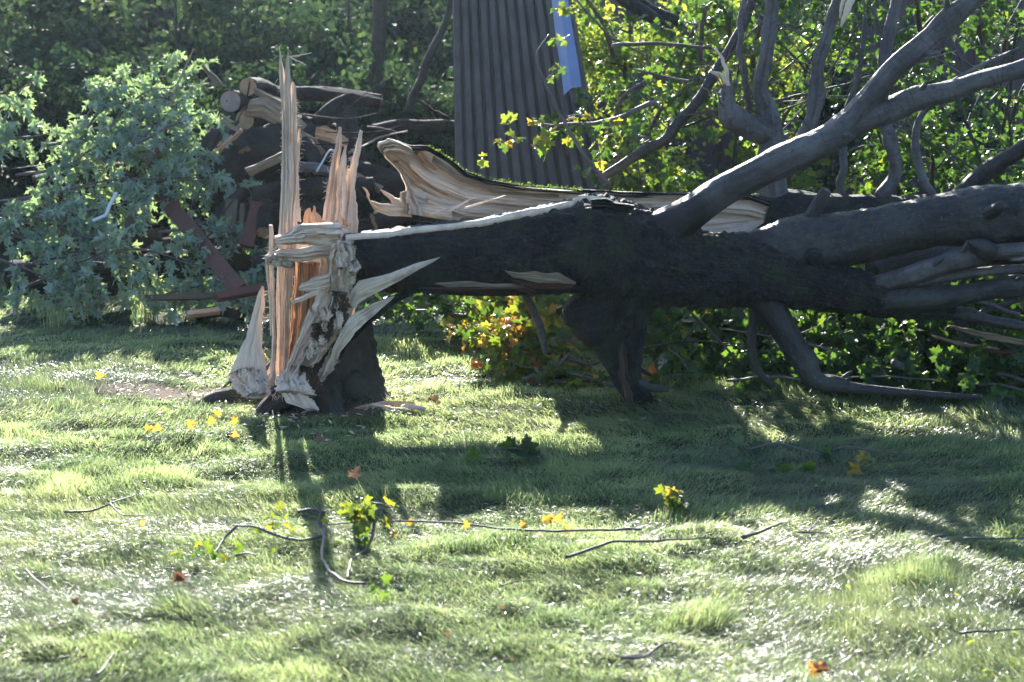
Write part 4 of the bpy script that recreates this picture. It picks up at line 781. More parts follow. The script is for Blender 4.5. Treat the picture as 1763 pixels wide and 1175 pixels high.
# ------------------------------------------------------------------ the wood behind
def wtree(name, label, x, Y, h, rx, seed, m, nleaf, lsz, trunk_r=.05, lean=0.0, shape=SIMPLE, cat='tree', tb=.5, z0=.15, group=None):
    g = rng(seed); t = thing(name, label, cat, (x, Y, 0), group)
    mb = MB(); top = np.array([x + lean * h, Y, h * .9]); mid = np.array([x + lean * h * .4 + g.uniform(-.1, .1), Y, h * .45])
    tube(mb, [[x, Y, -.1], mid, top], [trunk_r, trunk_r * .75, trunk_r * .2], seg=10, bump=.08, seed=seed, wob=1.2); limbs = []
    for k in range(14):
        f = g.uniform(.15, .9); b = np.array([x, Y, 0]) * (1 - f) + top * f; ph = g.uniform(0, 2 * np.pi); l = rx * g.uniform(.6, 1.1) * (1.1 - .4 * f)
        e = b + np.array([np.cos(ph) * l, np.sin(ph) * l * .8, g.uniform(.1, .5) * l]); limbs.append((b, e))
        tube(mb, [b, (b + e) / 2 + rdir(g, 1)[0] * l * .1, e], [trunk_r * .4, trunk_r * .25, .006], seg=5, n=7, caps=False)
    mb.build('trunk', FARBARK, t)
    nc = 90; cc = []
    for k in range(nc):
        b, e = limbs[g.integers(len(limbs))]; f = g.uniform(.3, 1.1); cc.append(b * (1 - f) + e * f + rdir(g, 1)[0] * .22 * rx)
    cc = np.array(cc); cc[:, 2] = np.clip(cc[:, 2], z0, h); i = g.integers(0, nc, nleaf)
    pos = cc[i] + rdir(g, nleaf) * (g.uniform(0, 1, nleaf)**.6 * g.uniform(.15, .42, nc)[i] * rx * .8)[:, None]
    pos[:, 2] = np.clip(pos[:, 2], .05, h * 1.05)
    ax = norm(rdir(g, nleaf) + [0, 0, -.5]); nn = rdir(g, nleaf) * .8 + [0, -.2, .7]
    tt = np.clip(tb + .3 * g.normal(size=nc)[i] * .6 + g.normal(0, .16, nleaf), 0, 1)
    lv = MB(); leaves(lv, pos, ax, nn, g.uniform(lsz[0], lsz[1], nleaf), shape, seed=seed, tint=tt); lv.build('foliage', m, t)
    return t
gw = rng(900)
WL = [(-7.6, 17.5, 'hazy green tree furthest towards the pale gap in the wood'), (-6.4, 18.4, 'dense tree above the pile of silvery leaves'), (-5.3, 17.2, 'bushy tree with a pale gap beside it'),
      (-4.2, 18.2, 'twiggy tree behind the leaf heap'), (-3.3, 17.0, 'dark tree straight above the log ends'), (-2.5, 18.0, 'dark slender tree above the tall splinter'), (-1.6, 17.2, 'dark tree beside the leaning pole'), (-.7, 18.3, 'tree at the edge of the ribbed metal sheet'),
      (.6, 21.5, 'tree rising over the shed roof by the metal sheet'), (2.4, 21.8, 'tree behind the middle of the shed'), (4.3, 21.6, 'tree behind the shed beyond the crown'), (6.2, 21.9, 'tree behind the far end of the shed')]
for k, (x, Y, lab) in enumerate(WL):
    wtree('woodland_tree', lab, x, Y, 2.65 if k < 8 else 4.0, 1.15, 910 + k, LEAF_W, 8000, (.06, .11), tb=.42)
for k in range(11):
    wtree('woodland_tree', 'tall tree standing deep in the wood', -9 + k * 1.7 + gw.uniform(-.3, .3), 22.5 + gw.uniform(0, 1.5), 4.7, 1.7, 940 + k, LEAF_W, 7000, (.10, .17), tb=.5, group='deep woodland trees')
for k in range(4): wtree('undergrowth_bush', ['bush low in the wood beyond the border leaf clump', 'broad bush far beyond the leaf heap', 'bush screening the far field beyond the heap', 'dark bush in front of the twiggy tree'][k], -7.4 + k * 1.1, 16.2 + .3 * (k % 2), 2.0, 1.0, 1990 + k, LEAF_W, 6000, (.06, .09), trunk_r=.02, cat='bush', tb=.38)
SH = [(.95, 13.6, 'bright yellow green shrub beside the ribbed metal sheet'), (1.75, 13.4, 'bright small leaved shrub under the dark overhead limb'), (2.6, 14.3, 'dim green shrub against the shed wall'), (4.1, 14.2, 'dim shrub at the far side of the crown')]
for k, (x, Y, lab) in enumerate(SH):
    wtree('shrub', lab, x, Y, 2.5, .8, 960 + k, LEAF_Y if k < 2 else LEAF_W, 6500, (.035, .065), trunk_r=.025, cat='shrub', tb=.5)
for k in range(9):
    wtree('woodland_tree', 'tallest tree at the very back of the wood', -9.5 + k * 2.1, 26.5 + (k % 2) * .8, 6.3, 2.0, 2940 + k, LEAF_W, 7000, (.14, .22), tb=.4, group='rearmost woodland trees')
for k in range(7):
    wtree('undergrowth_bush', ['dark bush on the wood edge behind the leaf heap', 'low bush behind the silvery branches', 'thick bush behind the log ends', 'dark bush behind the splinters', 'bush behind the dark timbers', 'bush under the leaning pole', 'bush beside the foot of the metal sheet'][k],
          -5.0 + k * .85, 15.0 + gw.uniform(-.4, .4), 1.75, .8, 980 + k, LEAF_W, 6500, (.05, .08), trunk_r=.02, cat='bush', tb=.38)
def pole(name, label, l, m, seed, cat='branch'):
    p = pts([q[:3] for q in l]); r = [M(q[2], q[3]) for q in l]; mb = MB(); tube(mb, p, r, seg=12, bump=.06, seed=seed, wob=.5); return tag(mb.build(name, m), label, cat)
pole('leaning_tree', 'slim bare trunk leaning to the ribbed metal sheet', [(700, 195, 14.0, 7), (735, 110, 14.1, 7), (765, 45, 14.2, 6), (785, -40, 14.3, 5)], FARBARK, 70, 'trunk')
pole('slender_tree', 'upright bare trunk in the dark wood above the logs', [(652, 260, 14.6, 13), (650, 120, 14.6, 12), (655, 0, 14.6, 12), (655, -60, 14.6, 11)], FARBARK, 71, 'trunk')
pole('overhead_limb', 'dark crooked limb hanging down at the top by the shrubs', [(1040, -30, 10.6, 13), (1090, 8, 10.6, 12), (1130, 38, 10.6, 10), (1160, 62, 10.6, 6)], BARKR, 72, 'limb')
pole('overhead_limb', 'second dark limb forking away above the shrubs', [(1085, 0, 10.65, 10), (1130, 22, 10.65, 9), (1165, 35, 10.65, 8), (1178, 52, 10.65, 6)], BARKR, 73, 'limb')

# ------------------------------------------------------------------ the debris pile
def pY(py): return 10.95 + max(0, 560 - py) / 450 * 2.1
def log(label, a, b, rp, seed, bm=PILEB, em=ENDG, dY=0.0, split=False, Yb=None):
    """a log from pixel a (the end that shows) to pixel b"""
    Ya = pY(a[1]) + dY; Yb = (pY(b[1]) + dY) if Yb is None else Yb
    pa, pb = P(a[0], a[1], Ya), P(b[0], b[1], Yb); r = M(Ya, rp)
    t = thing('log', label, 'log', (pa + pb) / 2, 'logs in the debris pile')
    mb = MB(); p, rr, tt, aa, bb = tube(mb, [pa, (pa + pb) / 2 + [0, 0, .02], pb], [r, r * .97, r * .9], seg=28, n=40, bump=.06, bf=4, seed=seed, rough=.05, wob=.35)
    mb.build('bark', bm, t)
    th = np.arange(28) / 28 * 2 * np.pi; g = rng(seed)
    for e, s_ in ((0, -1), (-1, 1)):
        mb = MB()
        c = p[e] + tt[e] * .006 * s_; rings = []; uvs = []
        for f in (1.0, .66, .33, .02):
            q = c + rr[e] * .94 * f * (np.cos(th)[:, None] * aa[e] + np.sin(th)[:, None] * bb[e]) + tt[e] * s_ * (.008 * noise(np.cos(th) * 3 * f, np.sin(th) * 3 * f, s=seed))[:, None]
            rings.append(q); uvs.append(np.c_[np.cos(th), np.sin(th)] * f * .12)
        k = 28; Q = [(i * k + j, i * k + (j + 1) % k, (i + 1) * k + (j + 1) % k, (i + 1) * k + j) for i in range(3) for j in range(k)]
        Q = [q if s_ < 0 else q[::-1] for q in Q]
        mb.add(np.concatenate(rings), None, Q, np.concatenate(uvs)); mb.build('cut_end', em, t)
    return t
log('round log with a tan cut end facing out at the top of the pile', (425, 148), (485, 168), 16, 1000, Yb=13.9)
log('greyish log end left of the tan log end', (397, 178), (440, 190), 19, 1001, em=ENDGREY, Yb=13.6)
log('log with a pale round cut end below the grey one', (416, 203), (460, 215), 17, 1002, Yb=13.6, dY=-.1)
log('long dark log with a torn white top lying at the top of the pile', (500, 162), (655, 178), 13, 1003, dY=.4, Yb=13.3)
log('huge dark log lying diagonally across the pile behind the leaves', (352, 305), (525, 232), 44, 1004, em=PILEB, dY=.1, Yb=12.6)
log('black log pointing up behind the rear splinters', (535, 212), (612, 166), 13, 1005, em=PILEB)
log('stubby black log standing behind the rear splinters', (612, 290), (598, 195), 20, 1006, em=PILEB)
log('long bark covered log sloping down from the tall splinter', (520, 215), (650, 330), 22, 1007, em=PILEB, dY=.1)
log('dark log lying level behind the short rear splinters', (440, 340), (640, 322), 18, 1008, em=PILEB, dY=-.2)
log('dark log near the ground behind the splintered stump', (430, 375), (610, 372), 20, 1009, em=PILEB, dY=-.1)
log('pale birch log glimpsed between the standing splinters', (508, 288), (575, 300), 9, 1010, bm=LIMB, dY=-.3)
log('dark timber stretched level behind the pale torn end', (640, 225), (790, 222), 13, 1011, em=PILEB, Yb=13.2)
log('black log resting under the pale torn end', (600, 300), (700, 330), 24, 1012, em=PILEB)
log('low black log beside the rear of the stump', (560, 420), (700, 410), 24, 1013, em=PILEB)
log('tan log end peeking out beneath the diagonal dark log', (560, 232), (600, 240), 18, 1014, Yb=12.9)
log('rotten log at the ground line behind the short splinter', (330, 545), (420, 540), 10, 1015, em=PILEB)
log('dark log buried behind the brown diagonal board', (260, 470), (430, 440), 26, 1016, em=PILEB, dY=.3)
log('dark log buried in the silvery leaves', (60, 330), (240, 300), 28, 1017, em=PILEB, dY=.4)
log('dark log low in the leaf heap', (20, 470), (230, 480), 30, 1018, em=PILEB, dY=.4)
LG = [('short split log chunk left of the diagonal log', (395, 235), (420, 262), 14), ('log with a tan face right of the tall splinter', (528, 248), (548, 292), 13),
      ('brown log lying low right of the rear splinters', (640, 380), (760, 350), 18), 
      ('brown log crossing beneath the short white pipe', (500, 330), (570, 318), 12), ('short log standing on end beside the upright boards', (455, 400), (460, 352), 14), ('lowest brown log by the red jutting board', (440, 450), (560, 462), 16),
      ('log half buried behind the tan upright board', (360, 400), (420, 330), 14), ('gnarled log below the greyish log end', (372, 232), (350, 275), 13)]
for k, (lab, a, b, rp) in enumerate(LG): log(lab, a, b, rp, 1050 + k, dY=-.15 - .1 * (k % 3), em=ENDG if k % 2 == 0 else ENDGREY)
def splitwood(name, label, L, Rr, m, seed, Y=None, th=.05, cat='split wood', **k):
    mb = MB(); Y = Y if Y is not None else pY(L[0][1]); shard(mb, L, Rr, Y, th, seed=seed, **k); return tag(mb.build(name, m), label, cat)
splitwood('split_log', 'broad pale split log behind the tall splinter', [(432, 172), (460, 165), (500, 190), (530, 215)], [(425, 200), (455, 205), (490, 222), (515, 235)], WOODS, 1100, Y=12.5, th=.08)
splitwood('split_log', 'narrow pale split rail under the diagonal dark log', [(424, 290), (455, 276), (490, 258)], [(432, 304), (462, 290), (495, 274)], WOODS, 1101, Y=11.6)
SP = [('ragged tan slab under the round tan log end', [(440, 150), (470, 165), (500, 175)], [(438, 162), (468, 178), (498, 186)]), ('tan split piece leaning right of the tall splinter', [(520, 225), (545, 240), (560, 262)], [(514, 240), (536, 258), (550, 275)]),
      ('dull orange split piece in the dark behind the rear splinters', [(545, 218), (580, 225), (600, 240)], [(542, 238), (572, 246), (596, 256)]), ('broken lath slanting over the black logs', [(600, 262), (650, 235), (700, 224)], [(602, 267), (651, 240), (701, 228)]),
      ('torn brown slab near the hooked pipe', [(580, 285), (620, 300), (660, 322)], [(576, 296), (615, 314), (652, 334)]),
      ('splintered lath poking out over the dark diagonal log', [(362, 262), (400, 235), (415, 220)], [(366, 268), (404, 242), (419, 226)])]
for k, (lab, a, b) in enumerate(SP): splitwood('split_log', lab, a, b, [WOODS, WOODS, WOODO][k % 3], 1150 + k, Y=pY(a[0][1]) - .35, th=.035, ridge=.7)
splitwood('torn_strip', 'long white torn strip along the top log', [(515, 148), (560, 152), (610, 155), (660, 171)], [(540, 151), (570, 158), (615, 163), (658, 172)], WOOD, 1102, Y=12.75, th=.02)
splitwood('splintered_stub', 'frayed pale splinter sticking up left of the log ends', [(346, 112), (352, 122), (370, 150)], [(352, 112), (372, 130), (388, 150)], WOODS, 1103, Y=12.6, th=.03, ridge=1.2)
splitwood('pale_stake', 'thin pale stake leaning above the silvery leaves', [(331, 84), (310, 130), (290, 184)], [(334, 85), (314, 131), (293, 185)], WOODS, 1104, Y=12.3, th=.008)
splitwood('split_log', 'rough pale chunk beside the grey log end', [(380, 196), (400, 215), (430, 232)], [(378, 210), (395, 228), (420, 240)], WOODS, 1105, Y=12.4)
def board(label, a, b, wpx, m, seed, Y=None, thick=.02, Yb=None, tilt=0.0):
    Y = Y if Y is not None else pY(a[1]); Yb = Yb or pY(b[1]); pa, pb = P(*a, Y), P(*b, Yb); d = norm(pb - pa)
    az = norm(np.cross(d, np.cross(np.array([0, -1., .35 + tilt]), d))); ay = np.cross(az, d)
    mb = MB(); box(mb, (pa + pb) / 2, np.linalg.norm(pb - pa) / 2, M(Y, wpx) / 2, thick, d, ay, az)
    return tag(mb.build('board', m, smooth=False), label, 'board', 'boards in the debris pile')
board('long reddish board leaning diagonally out of the leaf heap', (412, 500), (272, 328), 30, BOARD, 1, Y=10.75, Yb=11.9)
board('short red board jutting level beside the short splinter', (372, 512), (470, 494), 17, BOARD, 2, Y=10.6, Yb=10.9, tilt=.5)
board('upright tan board behind the standing thin splinter', (392, 425), (400, 345), 22, BOARD2, 3, Y=11.5, Yb=11.7)
board('upright red board just left of the tall splinter', (425, 425), (445, 350), 24, BOARD, 4, Y=11.4, Yb=11.6)
board('short brown board tilted in the silvery leaves', (212, 425), (232, 372), 22, BOARD2, 5, Y=11.4, Yb=11.7)
board('red board end half hidden under the far leaf clump', (48, 388), (62, 345), 16, BOARD, 6, Y=11.6, Yb=11.8)
board('pinkish board scrap at the top of the leaf clump', (66, 372), (98, 345), 14, BOARD, 7, Y=11.7, Yb=11.9)
board('brown board lying level at the bottom of the leaf heap', (250, 514), (405, 508), 10, BOARD2, 8, Y=11.0, Yb=11.0)
board('tan plank peeping out above the diagonal board', (250, 280), (280, 245), 18, BOARD2, 9, Y=12.0, Yb=12.1)
board('flat tan plank scrap at the ground line behind the short splinter', (322, 542), (378, 535), 10, WOODO, 10, Y=10.8, Yb=10.9, tilt=.5)
board('thin plank wedged right of the tan upright board', (415, 420), (418, 352), 8, BOARD2, 11, Y=11.45, Yb=11.6)
def pipe(label, l, rp):
    mb = MB(); p = pts(l); tube(mb, p, M(p[0][1], rp), seg=12, n=26); return tag(mb.build('bent_pipe', PIPE), label, 'pipe')
pipe('white bent pipe poking out of the silvery leaves', [(160, 381, 10.95), (178, 373, 10.95), (182, 371, 10.95), (190, 352, 10.97), (201, 332, 11.)], 3)
pipe('thin white hooked pipe behind the rear splinters', [(545, 296, 11.5), (556, 278, 11.5), (565, 262, 11.5), (569, 259, 11.5), (576, 260, 11.52)], 1.6)

SK = dict(shape=SILVER, m=LEAF_S, lsz=(.05, .11), step=.058, tl=(.16, .42), lstep=.058, droop=1.0, curl=1.0)
def tint_s(LP, g): return np.clip(.45 + .25 * noise(LP[:, 0] * 2, LP[:, 2] * 2, s=3) + g.normal(0, .2, len(LP)), 0, 1)
SB = [('silvery branch arching across the middle of the leaf heap', [[(0, 362), (68, 343), (136, 322), (190, 311), (272, 308), (340, 306)]]),
      ('silvery branch rising to the crest of the leaf heap', [[(106, 286), (136, 245), (163, 202), (185, 185), (226, 177), (300, 165)], [(163, 202), (200, 150), (222, 118)]]),
      ('silvery branch lying level under the pale stake', [[(27, 302), (103, 291), (163, 278), (240, 262), (330, 250)]]),
      ('silvery branch drooping at the border below the wood', [[(-20, 290), (3, 223), (16, 185), (38, 153), (62, 142)], [(5, 240), (60, 235), (90, 228)]]),
      ('low silvery branch running towards the splintered stump', [[(150, 450), (220, 430), (270, 435), (330, 455), (450, 475)]]),
      ('silvery branch hanging at the border of the heap', [[(-30, 400), (40, 410), (100, 430), (150, 470)], [(-20, 440), (60, 470), (110, 500)]]),
      ('silvery crest branch below the grey log end', [[(200, 250), (260, 190), (310, 140), (330, 120)], [(240, 220), (310, 210), (370, 205)]]),
      ('silvery branch in front of the diagonal dark log', [[(240, 330), (310, 300), (370, 310), (420, 330)], [(280, 300), (340, 262), (385, 245)]]),
      ('silvery branch behind the white bent pipe', [[(60, 380), (130, 370), (210, 350), (300, 345)], [(100, 390), (160, 410), (230, 400)]]),
      ('dull silvery branch at the foot of the heap', [[(30, 500), (110, 470), (200, 460), (280, 480)], [(90, 520), (160, 500)]]),
      ('silvery twig crossing the reddish diagonal board', [[(270, 400), (330, 395), (380, 400), (440, 395)], [(300, 420), (350, 440), (400, 470)]]),
      ('silvery branch filling the middle of the heap', [[(80, 250), (160, 240), (240, 235), (310, 245)], [(60, 330), (140, 270), (200, 225)]]),
      ('silvery branch crowning the heap under the thin stake', [[(150, 200), (200, 140), (250, 115), (290, 110)], [(180, 230), (250, 160), (340, 150)]]),
      ('silvery branch between crest and diagonal dark log', [[(180, 280), (260, 235), (330, 200), (375, 190)], [(220, 330), (300, 285), (350, 270)]]),
      ('silvery branch over the half hidden boards', [[(-20, 350), (50, 340), (110, 330), (170, 340)], [(-20, 370), (60, 375), (130, 385)]]),
      ('silvery leaves in deep shade between heap and stump', [[(330, 480), (380, 440), (430, 420)], [(250, 520), (310, 500), (360, 490)]])]
for k, (lab, ps) in enumerate(SB):
    gg = rng(1200 + k); dz = -.15 - gg.uniform(0, .3)
    leafy_branch(lab, [[(x, y, pY(y) + dz) for x, y in q] for q in ps], 1210 + k, tintf=tint_s, group='silvery leafed branches in the heap', **SK)
def weeds(label, px, py, n, h, seed, m=GRASS, w=.003, spread=.12, tb=.8):
    g = rng(seed); c = G(px, py); mb = MB(); S = 5
    for k in range(n):
        a = g.uniform(0, 2 * np.pi); d = np.array([math.cos(a), math.sin(a) * .7, 0]); p = c + np.array([g.normal(0, spread * .3), g.normal(0, spread * .3), 0]); l = h * g.uniform(.5, 1.1)
        q = [p, p + d * l * .12 + [0, 0, l * .55], p + d * l * .4 + [0, 0, l * .8], p + d * l * .75 + [0, 0, l * .7 * g.uniform(.5, 1)]]
        q = spline(q, 7); sd_ = np.array([-d[1], d[0], 0]); ww = w * np.array([1, 1, .9, .8, .6, .4, .1])[:, None]
        V = np.concatenate([q - sd_ * ww, q + sd_ * ww]); Q = [(i, i + 7, i + 8, i + 1) for i in range(6)]; mb.add(V, None, Q, None, np.clip(tb + g.normal(0, .12), 0, 1))
    return tag(mb.build('grass_tuft', m), label, 'grass tuft')
weeds('arching tuft of long pale grass at the foot of the leaf heap', 255, 556, 60, .36, 1, tb=.7, spread=.16)
weeds('smaller dry grass tuft near the border of the heap', 95, 566, 40, .3, 2, tb=.7, spread=.14)
weeds('fan of long grass blades at the bark side of the stump', 652, 660, 26, .2, 3, tb=.8, spread=.05)

sticks('stick', 'thin bare stick caught among the dark logs of the pile', 'sticks in the log pile', 12, 370, 760, 150, 400, lambda y: pY(y) - .35, 1401, ms=[FARBARK, PILEB, PILEB])
sticks('stick', 'thin bare stick poking out of the silvery leaf heap', 'sticks in the leaf heap', 12, 20, 400, 150, 520, lambda y: pY(y) - .4, 1402, l=(.2, .6), r=(.003, .008))
sticks('stick', 'broken stick in the brush under the fallen trunk', 'sticks under the trunk', 16, 1120, 1760, 560, 680, lambda y: 8.75, 1403, l=(.2, .7), r=(.004, .011))
sticks('broken_branch', 'broken branch in the tangle beneath the spread limbs', 'branches beneath the spread limbs', 12, 1500, 1790, 400, 600, lambda y: 8.7, 1404, l=(.5, 1.1), r=(.008, .022), cat='branch', flat=.15)
sticks('bare_branch', 'bare crooked branch standing in the crown behind the limbs', 'bare branches in the crown', 22, 1040, 1800, -20, 310, lambda y: 9.6, 1405, l=(.4, 1.2), r=(.004, .012), cat='branch', flat=1.6)
for k, (a, b, lab) in enumerate([([(1640, 560), (1700, 572), (1763, 585)], [(1645, 568), (1700, 584), (1763, 596)], 'pale splintered wood at the picture edge below the lowest limb'), ([(1600, 575), (1660, 590), (1720, 600)], [(1605, 582), (1665, 598), (1720, 606)], 'lower strip of pale splintered wood in the brush'),
                                 ([(1690, 600), (1740, 606), (1790, 612)], [(1692, 608), (1740, 614), (1790, 622)], 'dark reddish split wood below the pale strips')]):
    splitwood('split_wood', lab, a, b, [WOODS, WOODS, BOARD][k], 1420 + k, Y=8.4, th=.02, ridge=1.2, jag=2.5, n=40)
def litter():
    g = rng(71); mb = MB(); n = 900; y = g.uniform(4.2, 10.3, n); x = g.uniform(-1, 1, n) * (y * .3 + .4); z = height(x, y) + g.uniform(.012, .04, n)
    leaves(mb, np.stack([x, y, z], -1), rdir(g, n) * [1, 1, .3], rdir(g, n) * .5 + [0, 0, 1], g.uniform(.008, .022, n), SIMPLE, seed=72, tint=g.uniform(0, 1, n)); tag(mb.build('leaf_litter', LEAF_B), 'brown crumbs of dead leaf scattered in the lawn', 'leaf litter', kind='stuff')
    mb = MB(); n = 3600; y = g.uniform(4.0, 10, n); x = g.uniform(-1, 1, n) * (y * .3 + .4); k = noise(x * 1.3, y * 1.6, s=201) > .05; x, y = x[k], y[k]; n = len(x); z = height(x, y) + g.uniform(.01, .04, n)
    leaves(mb, np.stack([x, y, z], -1), rdir(g, n) * [1, 1, .4], rdir(g, n) * .5 + [0, 0, 1], g.uniform(.010, .026, n), SIMPLE, seed=73, tint=g.uniform(.2, .9, n)); tag(mb.build('lawn_weeds', LEAF_Y), 'small broad leaved weeds mixed into the lawn', 'weeds', kind='stuff')
litter()

# ------------------------------------------------------------------ small things on the lawn
def gp(px, py, up): p = G(px, py, up); p[2] = height(p[0], p[1]) + up; return p
def twig(label, paths, rp, seed, m=TWIG, group='bare twigs on the lawn', name='twig'):
    """paths: (px, py, height above the grass)"""
    mb = MB(); 
    for k, l in enumerate(paths):
        p = np.array([gp(a, b, max(u, .02) + .03) for a, b, u in l])
        if k == 0: main = spline(p, 60)
        else:
            e_ = 0 if np.linalg.norm(main - p[0], axis=1).min() < np.linalg.norm(main - p[-1], axis=1).min() else -1
            p[e_] = main[np.argmin(np.linalg.norm(main - p[e_], axis=1))]
        r = M(p[0][1], rp) * (.78 if k == 0 else .6)
        tube(mb, p, np.linspace(r, r * .45, len(p)), seg=8, bump=.12, seed=seed + k, wob=.9)
    return tag(mb.build(name, m), label, 'twig', group)
TB = thing('broken_branch', 'arched bare branch with one leafy bunch, lying before the stump shadow', 'branch', tuple(G(600, 990)))
def lift(px, py, Y, up=.065): return (px, py, min(Y, (CAM_H - up) * FPX / (py - 130.0)))
def tb_piece(name, l, rp, seed, m=TWIG):
    l = [lift(*q) for q in l]; p = pts(l); mb = MB(); tube(mb, p, np.linspace(M(p[0][1], rp), M(p[0][1], rp) * .5, len(p)), seg=10, bump=.15, seed=seed, wob=.9, n=50); return mb.build(name, m, TB)
Yb = 5.72
tb_piece('stem', [(1105, 912, 5.95), (980, 914, 5.92), (870, 912, 5.88), (780, 900, 5.82), (700, 898, 5.78), (640, 897, Yb), (560, 903, Yb), (556, 898, Yb)], 2.4, 1)
tb_piece('stem', [(558, 905, Yb), (555, 940, 5.66), (556, 965, 5.6), (575, 990, 5.5), (600, 1003, 5.42), (630, 1005, 5.4)], 4.0, 2)
tb_piece('stem', [(557, 880, Yb), (553, 898, Yb), (560, 915, 5.7), (558, 925, 5.7)], 4.5, 3)
tb_piece('stem', [(512, 880, 5.7), (545, 879, 5.7), (553, 888, 5.7)], 3.2, 4)
tb_piece('stem', [(556, 924, 5.68), (520, 930, 5.66), (480, 922, 5.65), (440, 908, 5.65), (400, 905, 5.66)], 3.2, 5)
tb_piece('stem', [(408, 906, 5.66), (385, 930, 5.6), (368, 955, 5.55)], 3.0, 6)
tb_piece('stem', [(644, 880, 5.66), (643, 905, 5.66), (636, 935, 5.6), (620, 955, 5.55), (605, 965, 5.5), (598, 995, 5.42)], 3.4, 7)
tb_piece('stem', [(612, 958, 5.5), (612, 930, 5.55), (608, 905, 5.58)], 1.8, 8)
tb_piece('stem', [(644, 884, 5.66), (660, 870, 5.7), (640, 866, 5.7)], 2.6, 9)
def bunch(px, py, Y, n, s, seed, m, sp, parent=None, name='foliage', shape=MAPLE, tint=None, label=None, cat=None, group=None, down=.4):
    g = rng(seed); c = P(*lift(px, py, Y, .08)); pos = c + g.normal(0, 1, (n, 3)) * np.array([sp[0], .05, sp[1]])
    mb = MB(); leaves(mb, pos, norm(rdir(g, n) + [0, 0, -down]), rdir(g, n) + [0, -.8, .4], g.uniform(s * .7, s * 1.2, n), shape, seed=seed, tint=g.uniform(.35, .7, n) if tint is None else g.uniform(*tint, n))
    o = mb.build(name, m, parent)
    if label: tag(o, label, cat, group)
    return o
bunch(622, 880, 5.68, 22, .05, 1, LEAF_M, (.045, .022), TB, tint=(.5, .75))
bunch(625, 915, 5.7, 20, .045, 2, LEAF_M, (.025, .045), TB, tint=(.3, .6))
bunch(480, 900, 5.75, 16, .03, 3, LEAF_M, (.03, .03), TB, tint=(.4, .8))
bunch(655, 1008, 5.4, 8, .035, 4, LEAF_M, (.03, .008), TB, tint=(.3, .6))
bunch(390, 945, 5.6, 16, .035, 5, LEAF_M, (.09, .012), TB, tint=(.35, .65))
twig('long grey stick lying across the lawn right of the leafy branch', [[(975, 960, .01), (1050, 944, .02), (1100, 940, .03), (1160, 925, .04), (1235, 920, .02)]], 4, 20)
twig('short dark stick sloping up beside the long grey stick', [[(1278, 926, .01), (1310, 916, .02), (1348, 898, .05)]], 5, 21)
twig('forked dark twig on the lit grass below the yellow leaves', [[(110, 884, .01), (160, 880, .02), (195, 866, .04), (230, 842, .05)], [(196, 866, .05), (214, 888, .01), (250, 893, .01)], [(190, 868, .04), (208, 880, .01)]], 3, 22)
twig('thin curved twig near the lower corner of the lawn', [[(44, 982, .05), (70, 1008, .04), (98, 1035, .01)]], 2.4, 23)
twig('pale crooked twig lying in the brightest lower grass', [[(1070, 1146, .01), (1110, 1135, .02), (1140, 1112, .04), (1165, 1108, .03)], [(1070, 1128, .02), (1105, 1130, .02)]], 4.5, 24)
twig('thin twig at the far edge of the lit lawn', [[(1650, 1080, .02), (1700, 1078, .03), (1763, 1076, .02)]], 4, 25)
twig('small dark twig right of the leaf sprig', [[(1372, 912, .01), (1420, 912, .02)], [(1376, 890, .02), (1412, 886, .02)]], 2.5, 26)
twig('short faint twig left of the long grey stick', [[(860, 1008, .01), (895, 994, .03), (930, 992, .02)]], 2, 27)
twig('slanting short twig at the bottom under the brown leaf', [[(166, 1166, .01), (182, 1150, .02), (196, 1132, .02)]], 3.5, 28)
twig('dark stick end beside the arched branch', [[(405, 960, .02), (425, 958, .02), (438, 964, .02)]], 3.4, 29)
twig('small dark twig in the grass at the far side', [[(1660, 930, .02), (1763, 928, .02)]], 3, 30)
twig('stick lying in the grass under the yellow branch', [[(900, 655, .02), (960, 645, .04), (1010, 630, .05)], [(1010, 632, .04), (1060, 618, .08)]], 5, 31)
twig('pale stick on the ground before the dark propping limb', [[(1040, 668, .02), (1100, 672, .02), (1140, 675, .02)]], 5, 32, m=LIMB)
twig('long low twig under the far brush', [[(1250, 665, .03), (1330, 655, .08), (1400, 662, .05), (1500, 645, .1), (1620, 650, .1)]], 3.5, 33)
# leafy twig in the shade, and the sprig
def lawn_sprig(label, paths, blobs, seed, name='leafy_twig'):
    p0 = gp(*paths[0][0]); t = thing(name, label, 'twig', (p0[0], p0[1], 0)); mb = MB()
    for k, l in enumerate(paths):
        p = np.array([gp(a, b, u) for a, b, u in l]); tube(mb, p, np.linspace(.005, .002, len(p)), seg=7, wob=.7, seed=seed)
    mb.build('stem', TWIG, t); mb = MB(); g = rng(seed); 
    for (px, py, up, n, s, tt, sp) in blobs:
        c = gp(px, py, up); pos = c + g.normal(0, sp, (n, 3)) * [1, .7, .4]
        leaves(mb, pos, rdir(g, n) + [0, -.2, -.2], rdir(g, n) * .6 + [0, -.6, .7], g.uniform(s * .8, s * 1.2, n), MAPLE, seed=int(g.integers(1e6)), tint=np.clip(tt + g.normal(0, .06, n), 0, 1))
    mb.build('foliage', LEAF_M, t); return t
lawn_sprig('long leafy twig with a few broad leaves in the shade edge at right', [[(1290, 762, .05), (1340, 760, .06), (1410, 768, .06), (1440, 765, .05), (1480, 768, .03)], [(1430, 768, .05), (1460, 760, .08), (1520, 770, .06), (1570, 782, .03)]],
           [(1290, 752, .06, 3, .085, .2, .02), (1275, 790, .03, 5, .08, .15, .03), (1365, 788, .04, 2, .07, .62, .015), (1390, 790, .05, 3, .06, .5, .02), (1430, 770, .05, 2, .08, .2, .01), (1340, 795, .03, 2, .07, .15, .02), (1500, 782, .05, 2, .06, .85, .01), (1478, 796, .03, 2, .06, .9, .015)], 41)
